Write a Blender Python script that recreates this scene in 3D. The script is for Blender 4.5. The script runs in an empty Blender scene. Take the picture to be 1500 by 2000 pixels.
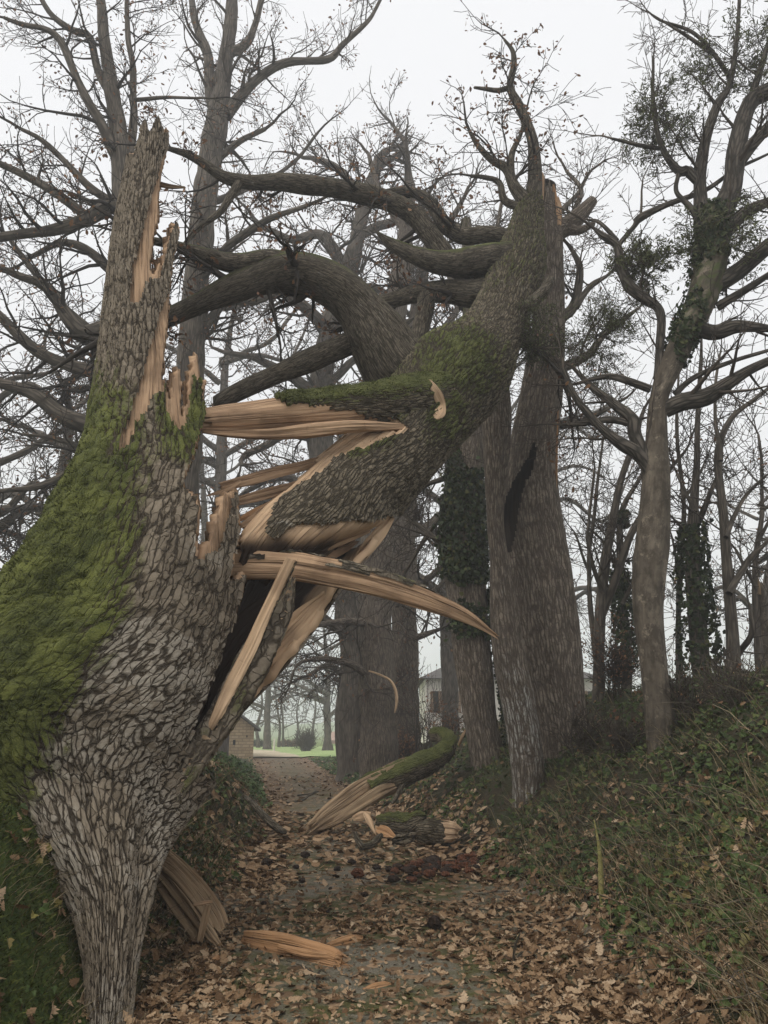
import bpy, math, random
import numpy as np

# ------------------------------------------------------------------ camera, sky, light
sc = bpy.context.scene
PITCH = math.radians(15.82)
FPX = 1500.0                                   # focal length in photograph pixels (1500 x 2000)
CAM = np.array([0.0, 0.0, 1.6])
cam_d = bpy.data.cameras.new('camera')
cam_d.sensor_fit = 'VERTICAL'; cam_d.sensor_height = 36.0; cam_d.lens = 27.0
cam_d.clip_end = 3000
cam = bpy.data.objects.new('camera', cam_d)
cam.location = CAM; cam.rotation_euler = (math.pi/2 + PITCH, 0, 0)
sc.collection.objects.link(cam); sc.camera = cam

SUN_EL, SUN_AZ = math.radians(58), math.radians(-130)      # thick overcast, the brighter part of the sky high behind the left shoulder
wd = bpy.data.worlds.new('World'); sc.world = wd; wd.use_nodes = True
nt = wd.node_tree; nt.nodes.clear()
sky = nt.nodes.new('ShaderNodeTexSky'); sky.sky_type = 'NISHITA'; sky.sun_disc = False
sky.sun_elevation = SUN_EL; sky.sun_rotation = SUN_AZ; sky.air_density = 1.0; sky.dust_density = 6.0
hs = nt.nodes.new('ShaderNodeHueSaturation'); hs.inputs['Saturation'].default_value = 0.12
nt.links.new(sky.outputs[0], hs.inputs['Color'])
b1 = nt.nodes.new('ShaderNodeBackground'); b1.inputs['Strength'].default_value = 0.05
nt.links.new(hs.outputs[0], b1.inputs['Color'])
b2 = nt.nodes.new('ShaderNodeBackground'); b2.inputs['Color'].default_value = (0.975, 0.98, 1.0, 1); b2.inputs['Strength'].default_value = 0.80
ad = nt.nodes.new('ShaderNodeMixShader'); ad.inputs[0].default_value = 0.88          # a thick even cloud layer over the clear sky
nt.links.new(b1.outputs[0], ad.inputs[1]); nt.links.new(b2.outputs[0], ad.inputs[2])
wo = nt.nodes.new('ShaderNodeOutputWorld'); nt.links.new(ad.outputs[0], wo.inputs['Surface'])

sl = bpy.data.lights.new('sun', 'SUN'); sl.energy = 1.5; sl.angle = math.radians(60); sl.color = (1.0, 0.94, 0.86)
so = bpy.data.objects.new('sun', sl); sc.collection.objects.link(so)
from mathutils import Vector
sd = Vector((math.sin(SUN_AZ)*math.cos(SUN_EL), math.cos(SUN_AZ)*math.cos(SUN_EL), math.sin(SUN_EL)))
so.rotation_euler = sd.to_track_quat('Z', 'Y').to_euler()

vs = sc.view_settings; vs.view_transform = 'Standard'; vs.look = 'None'; vs.gamma = 1.0; vs.use_curve_mapping = False
vs.exposure = 0.45
sc.render.engine = 'CYCLES'
cy = sc.cycles; cy.use_denoising = True; cy.max_bounces = 6; cy.diffuse_bounces = 3; cy.glossy_bounces = 2
cy.transmission_bounces = 2; cy.volume_bounces = 2; cy.transparent_max_bounces = 6; cy.caustics_reflective = False; cy.caustics_refractive = False
cy.use_adaptive_sampling = True; cy.adaptive_threshold = 0.02

COL = sc.collection
R = random.Random(7)
RN = np.random.default_rng(11)

# ------------------------------------------------------------------ helpers
CP, SP = math.cos(PITCH), math.sin(PITCH)
FWD = np.array([0, CP, SP])
def P(px, py, Y):
    xc, yc = (px-750)/FPX, (1000-py)/FPX
    d = np.array([xc, CP - yc*SP, SP + yc*CP])
    return CAM + d*(Y/d[1])
def proj(p):
    q = p - CAM
    d = q[..., 1]*CP + q[..., 2]*SP
    u = -q[..., 1]*SP + q[..., 2]*CP
    d = np.where(np.abs(d) < 1e-6, 1e-6, d)
    return 750 + FPX*q[..., 0]/d, 1000 - FPX*u/d
def wpx(w, p): return w*float(np.dot(p-CAM, FWD))/FPX

def hash3(i, j, k, seed):
    h = (i*73856093) ^ (j*19349663) ^ (k*83492791) ^ (seed*2654435761 & 0x7fffffff)
    h = h & 0xffffffff
    h = ((h >> 13) ^ h) * 1274126177 & 0xffffffff
    h = ((h >> 16) ^ h) * 2246822519 & 0xffffffff
    return ((h >> 15) & 0xffff)/65535.0
def vnoise(p, seed=0):
    p = np.asarray(p, float); f = np.floor(p).astype(np.int64); t = p - f; t = t*t*(3-2*t)
    r = 0
    for a in (0, 1):
        for b in (0, 1):
            for c in (0, 1):
                w = (t[..., 0] if a else 1-t[..., 0])*(t[..., 1] if b else 1-t[..., 1])*(t[..., 2] if c else 1-t[..., 2])
                r = r + w*hash3(f[..., 0]+a, f[..., 1]+b, f[..., 2]+c, seed)
    return r*2-1
def fbm(p, octv=3, seed=0):
    p = np.asarray(p, float); r = 0; a = 1.0; s = 0
    for o in range(octv):
        r = r + a*vnoise(p*(2**o), seed+o*17); s += a; a *= 0.5
    return r/s
def sstep(a, b, x):
    t = np.clip((x-a)/(b-a), 0, 1); return t*t*(3-2*t)
def inpoly(x, y, poly):
    r = np.zeros(x.shape, bool); n = len(poly); j = n-1
    for i in range(n):
        xi, yi = poly[i]; xj, yj = poly[j]
        if yi != yj:
            c = ((yi > y) != (yj > y)) & (x < (xj-xi)*(y-yi)/(yj-yi)+xi)
            r ^= c
        j = i
    return r

def put(o, parent=None, label=None, cat=None, group=None, kind=None):
    COL.objects.link(o)
    if parent is not None: o.parent = parent
    tag(o, label, cat, group, kind); return o
def tag(o, label=None, cat=None, group=None, kind=None):
    if label: o['label'] = label
    if cat: o['category'] = cat
    if group: o['group'] = group
    if kind: o['kind'] = kind
    return o
def thing(name, label, cat, group=None, loc=(0, 0, 0)):
    o = bpy.data.objects.new(name, None); o.location = loc; o.empty_display_size = 0.2
    return put(o, None, label, cat, group)

def mesh_data(name, verts, faces, mat, attrs=None, smooth=True):
    """faces: list of int arrays (n,k)"""
    me = bpy.data.meshes.new(name)
    verts = np.ascontiguousarray(verts, np.float32)
    faces = [np.asarray(f, np.int32) for f in faces if len(f)]
    me.vertices.add(len(verts)); me.vertices.foreach_set('co', verts.ravel())
    nl = sum(f.size for f in faces); npoly = sum(len(f) for f in faces)
    me.loops.add(nl); me.polygons.add(npoly)
    me.loops.foreach_set('vertex_index', np.concatenate([f.ravel() for f in faces]) if faces else np.zeros(0, np.int32))
    tot = np.concatenate([np.full(len(f), f.shape[1], np.int32) for f in faces])
    st = np.concatenate([[0], np.cumsum(tot)[:-1]]).astype(np.int32)
    me.polygons.foreach_set('loop_start', st)
    me.polygons.foreach_set('use_smooth', np.full(npoly, smooth, bool))
    for k, a in (attrs or {}).items():
        a = np.asarray(a, np.float32)
        if a.ndim == 2:
            at = me.attributes.new(k, 'FLOAT_VECTOR', 'POINT'); at.data.foreach_set('vector', a.ravel())
        else:
            at = me.attributes.new(k, 'FLOAT', 'POINT'); at.data.foreach_set('value', a)
    me.update(calc_edges=True)
    if mat is not None: me.materials.append(mat)
    return me
def mobj(name, verts, faces, mat, parent=None, attrs=None, smooth=True, **kw):
    # the origin of a part stays at the world origin relative to its thing
    ploc = np.array(parent.matrix_basis.translation) if parent is not None else np.zeros(3)
    if parent is not None and parent.parent is not None: ploc = ploc + np.array(parent.parent.matrix_basis.translation)
    o = bpy.data.objects.new(name, mesh_data(name, np.asarray(verts)-ploc, faces, mat, attrs, smooth))
    return put(o, parent, **kw)

# ------------------------------------------------------------------ materials
class NT:
    def __init__(s, name, disp=None):
        s.m = bpy.data.materials.new(name); s.m.use_nodes = True; s.t = s.m.node_tree; s.t.nodes.clear()
        s.out = s.t.nodes.new('ShaderNodeOutputMaterial'); s.b = s.t.nodes.new('ShaderNodeBsdfPrincipled')
        s.t.links.new(s.b.outputs[0], s.out.inputs['Surface'])
        s.b.inputs['Roughness'].default_value = 0.9; s.b.inputs['Specular IOR Level'].default_value = 0.2
    def n(s, typ, **kw):
        nd = s.t.nodes.new(typ)
        for k, v in kw.items():
            if k.startswith('_'): setattr(nd, k[1:], v)
            else: s.set(nd, k, v)
        return nd
    def set(s, nd, k, v):
        key = int(k[1:]) if k[0] == 'i' and k[1:].isdigit() else k.replace('__', ' ')
        i = nd.inputs[key]
        if hasattr(v, 'node'): s.t.links.new(v, i)
        elif hasattr(v, 'outputs'): s.t.links.new(v.outputs[0], i)
        else:
            if isinstance(v, tuple) and len(v) == 3 and i.type == 'RGBA': v = v+(1,)
            i.default_value = v
    def attr(s, name, vec=False):
        a = s.t.nodes.new('ShaderNodeAttribute'); a.attribute_name = name
        return a.outputs['Vector' if vec else 'Fac']
    def math(s, op, a, b=None, c=None, clamp=False):
        nd = s.t.nodes.new('ShaderNodeMath'); nd.operation = op; nd.use_clamp = clamp
        s.set(nd, 'i0', a)
        if b is not None: s.set(nd, 'i1', b)
        if c is not None: s.set(nd, 'i2', c)
        return nd.outputs[0]
    def vmath(s, op, a, b):
        nd = s.t.nodes.new('ShaderNodeVectorMath'); nd.operation = op; s.set(nd, 'i0', a); s.set(nd, 'i1', b); return nd.outputs[0]
    def noise(s, vec, scale, detail=3, rough=0.55, out=0):
        nd = s.t.nodes.new('ShaderNodeTexNoise'); s.set(nd, 'Vector', vec); nd.inputs['Scale'].default_value = scale
        nd.inputs['Detail'].default_value = detail; nd.inputs['Roughness'].default_value = rough
        return nd.outputs[out]
    def mapr(s, v, a, b, c=0.0, d=1.0, smooth=True):
        nd = s.t.nodes.new('ShaderNodeMapRange'); nd.interpolation_type = 'SMOOTHSTEP' if smooth else 'LINEAR'
        s.set(nd, 'i0', v)
        for i, x in zip((1, 2, 3, 4), (a, b, c, d)): nd.inputs[i].default_value = x
        return nd.outputs[0]
    def mix(s, f, a, b):
        nd = s.t.nodes.new('ShaderNodeMix'); nd.data_type = 'RGBA'
        s.set(nd, 'i0', f); s.set(nd, 'i6', a); s.set(nd, 'i7', b); return nd.outputs[2]
    def ramp(s, f, stops):
        nd = s.t.nodes.new('ShaderNodeValToRGB'); s.set(nd, 'i0', f); e = nd.color_ramp.elements
        while len(e) < len(stops): e.new(0.5)
        for q, (p, c) in zip(e, stops): q.position = p; q.color = c+(1,)
        return nd.outputs[0]
    def bump(s, h, strength=0.5, dist=0.02):
        nd = s.t.nodes.new('ShaderNodeBump'); nd.inputs['Strength'].default_value = strength; nd.inputs['Distance'].default_value = dist
        s.set(nd, 'Height', h); s.t.links.new(nd.outputs[0], s.b.inputs['Normal'])
    def col(s, c): s.set(s.b, 'Base__Color', c)
    def coord(s): return s.t.nodes.new('ShaderNodeTexCoord').outputs['Object']

def bark_mat(name, plate, plate2, crack, w=0.055, l=0.15, lichen=0.3, lichcol=(0.42, 0.40, 0.35), disp=0.0, mosscol=((0.03, 0.038, 0.011), (0.19, 0.205, 0.055)), crackw=0.2, bumpd=0.03, cross=0.75):
    k = NT(name); tc = k.attr('tc', True)
    ds = k.noise(tc, 4.0, 3, 0.55, 1); ds = k.vmath('SUBTRACT', ds, (0.5, 0.5, 0.5)); ds = k.vmath('MULTIPLY', ds, (w*1.7, w*1.7, 0.12))
    p = k.vmath('ADD', tc, ds)
    q = k.vmath('MULTIPLY', p, (1/w, 1/w, 0.28/l))          # long fissures
    q2 = k.vmath('MULTIPLY', p, (0.55/w, 0.55/w, 1/l))      # short cross cracks
    ve = k.n('ShaderNodeTexVoronoi', _feature='DISTANCE_TO_EDGE', Vector=q, Scale=1.0, Randomness=0.9)
    v2 = k.n('ShaderNodeTexVoronoi', _feature='DISTANCE_TO_EDGE', Vector=q2, Scale=1.0, Randomness=1.0)
    vc = k.n('ShaderNodeTexVoronoi', _feature='F1', Vector=q2, Scale=1.0, Randomness=1.0)
    fine = k.noise(k.vmath('MULTIPLY', tc, (1, 1, 0.45)), 48, 5, 0.7)
    mid = k.noise(k.vmath('MULTIPLY', tc, (1, 1, 0.4)), 16, 3, 0.6)
    big = k.noise(tc, 1.7, 3)
    e1 = k.math('ADD', ve.outputs['Distance'], k.math('MULTIPLY', k.math('SUBTRACT', fine, 0.5), 0.16))
    c1 = k.mapr(e1, 0.0, crackw)
    e2 = k.math('ADD', v2.outputs['Distance'], k.math('MULTIPLY', k.math('SUBTRACT', fine, 0.5), 0.12))
    c2 = k.mapr(e2, -0.01, crackw*0.32)
    c2 = k.math('ADD', k.math('MULTIPLY', c2, cross), 1-cross)
    cr = k.math('MULTIPLY', c1, c2)
    cell = k.t.nodes.new('ShaderNodeSeparateColor'); k.set(cell, 'i0', vc.outputs['Color'])
    t = k.math('ADD', k.math('MULTIPLY', cell.outputs[0], 0.28), k.math('ADD', k.math('MULTIPLY', fine, 0.5), k.math('MULTIPLY', mid, 0.35)))
    c = k.mix(k.mapr(t, 0.32, 0.85), plate, plate2)
    li = k.math('ADD', big, k.math('MULTIPLY', k.noise(tc, 11, 4, 0.75), 0.6)); li = k.math('ADD', li, k.math('MULTIPLY', cell.outputs[1], 0.1))
    lich = k.attr('lich'); li = k.math('ADD', li, k.math('MULTIPLY', lich, 0.25))
    li = k.mapr(li, 1.02-0.3*lichen, 1.22-0.3*lichen)
    c = k.mix(k.math('MULTIPLY', li, k.math('MULTIPLY', cr, k.mapr(fine, 0.3, 0.6, 0.35, 0.95))), c, lichcol)
    c = k.mix(k.math('MULTIPLY', k.math('SUBTRACT', 1.0, cr), 0.85), c, crack)
    moss = k.attr('moss')
    mn = k.math('ADD', k.math('MULTIPLY', k.noise(k.vmath('MULTIPLY', tc, (1, 1, 0.4)), 11, 5, 0.65), 0.75), k.math('MULTIPLY', cr, 0.25))
    mf = k.mapr(k.math('ADD', moss, k.math('MULTIPLY', k.math('SUBTRACT', mn, 0.5), 1.3)), 0.36, 0.66)
    mf = k.math('MULTIPLY', mf, k.mapr(moss, 0.02, 0.15))
    mfine = k.noise(tc, 130, 3, 0.75)
    mc = k.mix(k.mapr(k.math('ADD', k.math('MULTIPLY', mfine, 0.7), k.math('MULTIPLY', k.noise(tc, 5, 3), 0.6)), 0.42, 0.9), mosscol[0], mosscol[1])
    c = k.mix(mf, c, mc); k.col(c)
    h = k.math('ADD', k.math('MULTIPLY', cr, 0.62), k.math('MULTIPLY', fine, 0.3))
    h = k.math('ADD', h, k.math('MULTIPLY', mid, 0.2))
    h = k.math('MULTIPLY', h, k.math('SUBTRACT', 1.0, k.math('MULTIPLY', mf, 0.25)))
    h = k.math('ADD', h, k.math('MULTIPLY', mf, k.math('ADD', k.math('MULTIPLY', mn, 0.75), k.math('MULTIPLY', mfine, 0.4))))
    if disp:
        dn = k.n('ShaderNodeDisplacement', Height=h, Midlevel=0.5, Scale=disp)
        k.t.links.new(dn.outputs[0], k.out.inputs['Displacement']); k.m.displacement_method = 'BOTH'
    else:
        k.bump(h, 0.9, bumpd)
    return k.m

def simple_bark(name, a, b, mosscol=(0.07, 0.09, 0.03), sc_=1.0, ridge=0.5):
    k = NT(name); tc = k.attr('tc', True)
    st = k.vmath('MULTIPLY', tc, (14*sc_, 14*sc_, 2.6*sc_))
    n1 = k.noise(st, 1.0, 4, 0.65); n2 = k.noise(tc, 2.2, 3)
    w = k.t.nodes.new('ShaderNodeTexVoronoi'); w.feature = 'DISTANCE_TO_EDGE'; k.set(w, 'Vector', k.vmath('MULTIPLY', tc, (11*sc_, 11*sc_, 2.2*sc_)))
    w.inputs['Scale'].default_value = 1.0
    e = k.mapr(w.outputs['Distance'], 0, 0.3)
    t = k.math('ADD', k.math('MULTIPLY', n1, 0.55), k.math('MULTIPLY', e, ridge*0.5))
    c = k.mix(k.mapr(t, 0.2, 0.75), a, b)
    c = k.mix(k.mapr(n2, 0.45, 0.75, 0, 0.35), c, tuple(x*1.25+0.02 for x in b))
    if ridge < 0.3: c = k.mix(k.mapr(k.noise(k.vmath('MULTIPLY', tc, (1, 1, 0.6)), 7, 5, 0.75), 0.42, 0.62, 0, 0.8), c, tuple(x*0.55 for x in a)); c = k.mix(k.mapr(k.noise(tc, 4.3, 5, 0.8), 0.55, 0.68, 0, 0.6), c, tuple(x*1.2 for x in b))
    moss = k.attr('moss'); mn = k.noise(tc, 9, 4, 0.7)
    mf = k.mapr(k.math('ADD', moss, k.math('MULTIPLY', k.math('SUBTRACT', mn, 0.5), 1.0)), 0.4, 0.7)
    mf = k.math('MULTIPLY', mf, k.mapr(moss, 0.02, 0.15))
    c = k.mix(mf, c, mosscol); k.col(c); k.bump(t, 0.8, 0.03); return k.m

def wood_mat(name, pale, mid, dark, streak=1.0):
    k = NT(name); tc = k.attr('tc', True)
    f = k.noise(k.vmath('MULTIPLY', tc, (70, 70, 2.2)), 1.0, 4, 0.6)
    g = k.noise(k.vmath('MULTIPLY', tc, (16, 16, 1.0)), 1.0, 3, 0.6)
    b = k.noise(tc, 2.4, 3)
    c = k.mix(k.mapr(g, 0.3, 0.7), mid, pale)
    f2 = k.noise(k.vmath('MULTIPLY', tc, (34, 34, 0.9)), 1.0, 3, 0.5)
    c = k.mix(k.mapr(f, 0.5, 0.75, 0, 0.5*streak), c, dark)
    c = k.mix(k.mapr(f2, 0.57, 0.68, 0, 0.55*streak), c, tuple(x*0.6 for x in dark))
    cx_ = k.noise(k.vmath('MULTIPLY', tc, (6, 6, 14)), 1.0, 4, 0.7); c = k.mix(k.mapr(cx_, 0.6, 0.72, 0, 0.35), c, dark)
    c = k.mix(k.mapr(b, 0.48, 0.72, 0, 0.65), c, tuple(x*0.5 for x in mid))
    rot = k.attr('rot'); c = k.mix(k.mapr(k.math('ADD', rot, k.math('MULTIPLY', k.math('SUBTRACT', b, 0.5), 0.8)), 0.3, 0.8), c, (0.035, 0.022, 0.015))  # near-black brown for decay, also painted in as the shade of deep hollows
    k.col(c); k.set(k.b, 'Roughness', 0.75)
    k.bump(k.math('ADD', k.math('ADD', k.math('MULTIPLY', f, 0.5), g), k.math('MULTIPLY', k.mapr(f2, 0.5, 0.66), -0.8)), 0.9, 0.02); return k.m

def leaf_mat(name, stops, rough=0.6, trans=0.25):
    k = NT(name); r = k.attr('rnd'); c = k.ramp(r, stops)
    n = k.noise(k.coord(), 90, 2); c = k.mix(k.mapr(n, 0.35, 0.7, 0, 0.35), c, (0.03, 0.022, 0.012))
    k.col(c); k.set(k.b, 'Roughness', rough); k.set(k.b, 'Specular__IOR__Level', 0.15)
    if trans:
        tr = k.n('ShaderNodeBsdfTranslucent', Color=c); mx = k.n('ShaderNodeMixShader', i0=trans)
        k.t.links.new(k.b.outputs[0], mx.inputs[1]); k.t.links.new(tr.outputs[0], mx.inputs[2]); k.t.links.new(mx.outputs[0], k.out.inputs['Surface'])
    return k.m

M = {}
M['stump_bark'] = bark_mat('broken_oak_bark', (0.118, 0.095, 0.068), (0.26, 0.215, 0.158), (0.04, 0.03, 0.02), 0.05, 0.105, -0.05, (0.34, 0.305, 0.25), disp=0.042, crackw=0.115)
M['stump_bark_thin'] = bark_mat('broken_oak_thin_bark', (0.122, 0.099, 0.072), (0.28, 0.234, 0.175), (0.04, 0.03, 0.02), 0.05, 0.105, 0.15, (0.37, 0.34, 0.285), crackw=0.115)
M['fall_bark'] = bark_mat('fallen_trunk_bark', (0.10, 0.082, 0.055), (0.21, 0.175, 0.125), (0.022, 0.017, 0.010), 0.036, 0.07, 0.05, disp=0.04, mosscol=((0.05, 0.06, 0.018), (0.16, 0.17, 0.055)))
M['limb_bark'] = bark_mat('limb_bark', (0.095, 0.08, 0.058), (0.20, 0.168, 0.125), (0.02, 0.016, 0.01), 0.028, 0.07, 0.1, bumpd=0.02, mosscol=((0.05, 0.06, 0.018), (0.15, 0.16, 0.05)))
M['old_bark'] = bark_mat('avenue_oak_bark', (0.17, 0.138, 0.105), (0.33, 0.275, 0.215), (0.07, 0.054, 0.041), 0.042, 0.11, -0.05, (0.42, 0.41, 0.37), crackw=0.24, cross=0.6, bumpd=0.045)
M['tree_bark'] = simple_bark('tree_bark', (0.055, 0.047, 0.037), (0.18, 0.15, 0.118))
M['dark_bark'] = simple_bark('dark_limb_bark', (0.028, 0.025, 0.02), (0.11, 0.094, 0.076), sc_=1.6, ridge=0.8)
M['smooth_bark'] = simple_bark('smooth_bark', (0.085, 0.07, 0.052), (0.27, 0.225, 0.17), ridge=0.15)
M['twig'] = simple_bark('twig_bark', (0.045, 0.036, 0.028), (0.11, 0.088, 0.066))
M['dark_twig'] = simple_bark('dark_twig_bark', (0.028, 0.024, 0.02), (0.075, 0.062, 0.05))
M['wood'] = wood_mat('fresh_split_oak', (0.50, 0.335, 0.205), (0.37, 0.235, 0.14), (0.13, 0.075, 0.042))
M['wood_pale'] = wood_mat('pale_split_oak', (0.62, 0.44, 0.28), (0.47, 0.315, 0.19), (0.20, 0.115, 0.062), 0.8)
M['wood_orange'] = wood_mat('orange_split_oak', (0.47, 0.275, 0.14), (0.35, 0.19, 0.09), (0.15, 0.075, 0.036))
M['wood_old'] = wood_mat('weathered_split_oak', (0.40, 0.29, 0.18), (0.28, 0.19, 0.112), (0.10, 0.062, 0.037))

# ------------------------------------------------------------------ tubes
def tube_batch(polys, sides, caps=False):
    """polys: list of (pts (n,3), radii (n,)) -> verts, quads, tc, moss(up-facing)"""
    groups = {}
    for p, r in polys: groups.setdefault(len(p), []).append((p, r))
    V, Q, T, U = [], [], [], []; off = 0
    th = np.arange(sides)*2*math.pi/sides
    for n, lst in groups.items():
        A = np.array([x[0] for x in lst], float); r = np.array([x[1] for x in lst], float); m = len(lst)
        d = np.gradient(A, axis=1); d /= np.linalg.norm(d, axis=2, keepdims=True)+1e-9
        md = d.mean(axis=1); ref = np.where(np.abs(md[:, 2:3]) > 0.8, [[1.0, 0.13, 0]], [[0.07, 0.1, 1.0]])[:, None, :]
        u = np.cross(d, ref); u /= np.linalg.norm(u, axis=2, keepdims=True)+1e-9
        v = np.cross(u, d)
        c, s = np.cos(th), np.sin(th)
        nrm = u[:, :, None, :]*c[None, None, :, None] + v[:, :, None, :]*s[None, None, :, None]
        W = A[:, :, None, :] + nrm*r[:, :, None, None]
        seg = np.concatenate([np.zeros((m, 1)), np.cumsum(np.linalg.norm(np.diff(A, axis=1), axis=2), axis=1)], axis=1)
        r0 = r.max(axis=1)[:, None, None]
        ph = (np.arange(m)*7.31 % 50)[:, None, None]
        tc = np.stack([np.broadcast_to(r0*c, (m, n, sides))+ph, np.broadcast_to(r0*s, (m, n, sides)), np.broadcast_to(seg[:, :, None], (m, n, sides))], axis=-1)
        V.append(W.reshape(-1, 3)); T.append(tc.reshape(-1, 3)); U.append(nrm[..., 2].ravel())
        base = off + (np.arange(m)*n*sides)[:, None, None]
        i = np.arange(n-1)[None, :, None]*sides; j = np.arange(sides)[None, None, :]; j2 = (j+1) % sides
        a = base+i+j; b = base+i+j2
        Q.append(np.stack(np.broadcast_arrays(a+sides, b+sides, b, a), axis=-1).reshape(-1, 4))
        off += m*n*sides
    return np.concatenate(V), np.concatenate(Q), np.concatenate(T), np.concatenate(U)

def catmull(pts, vals, n):
    """pts (k,3), vals (k,m) resampled to n points uniformly by chord"""
    pts = np.asarray(pts, float); vals = np.asarray(vals, float)
    A = np.concatenate([pts, vals], axis=1)
    E = np.concatenate([2*A[:1]-A[1:2], A, 2*A[-1:]-A[-2:-1]])
    seg = np.linalg.norm(np.diff(pts, axis=0), axis=1); cum = np.concatenate([[0], np.cumsum(seg)])
    s = np.linspace(0, cum[-1], n); i = np.clip(np.searchsorted(cum, s, side='right')-1, 0, len(pts)-2)
    t = ((s-cum[i])/np.maximum(seg[i], 1e-9))[:, None]
    p0, p1, p2, p3 = E[i], E[i+1], E[i+2], E[i+3]
    o = 0.5*((2*p1)+(-p0+p2)*t+(2*p0-5*p1+4*p2-p3)*t*t+(-p0+3*p1-3*p2+p3)*t**3)
    return o[:, :3], o[:, 3:], cum[-1]

def limb_path(spec, step=0.12, wob=0.03, seed=0):
    """spec: (px, py, Y, width_px) -> world polyline and radii"""
    pts = np.array([P(a, b, c) for a, b, c, w in spec]); rad = np.array([[wpx(w, p)/2] for p, (a, b, c, w) in zip(pts, spec)])
    L = np.linalg.norm(np.diff(pts, axis=0), axis=1).sum(); n = max(4, int(L/step))
    p, r, L = catmull(pts, rad, n); r = np.maximum(r[:, 0], 0.004)
    s = np.linspace(0, L, n)
    wv = np.stack([vnoise(np.stack([s*1.3, np.full(n, seed+0.5+k*9), np.zeros(n)], -1), seed+k) for k in range(3)], -1)
    env = np.minimum(1, np.arange(n)/3.0)[:, None]
    p = p + wv*wob*env
    r = r*(1+0.10*vnoise(np.stack([s*2.5, np.full(n, seed+3.5), np.zeros(n)], -1), seed+5))
    return p, r

def limb_obj(name, p, r, mat, parent, sides=14, mossy=0.0, tip=True, lump=0.05, **kw):
    if tip:
        d = p[-1]-p[-2]; d /= np.linalg.norm(d)+1e-9
        p = np.vstack([p, p[-1]+d*r[-1]*0.6]); r = np.append(r, r[-1]*0.12)
    V, Q, T, U = tube_batch([(p, r)], sides)
    if lump:
        c = np.repeat(p, sides, axis=0); V = c + (V-c)*(1+lump*2*fbm(T*np.array([4, 4, 1.5]), 2, 3))[:, None]
    moss = np.clip(mossy*sstep(-0.1, 0.8, U), 0, 1)
    return mobj(name, V, [Q], mat, parent, {'tc': T, 'moss': moss}, **kw)

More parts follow.
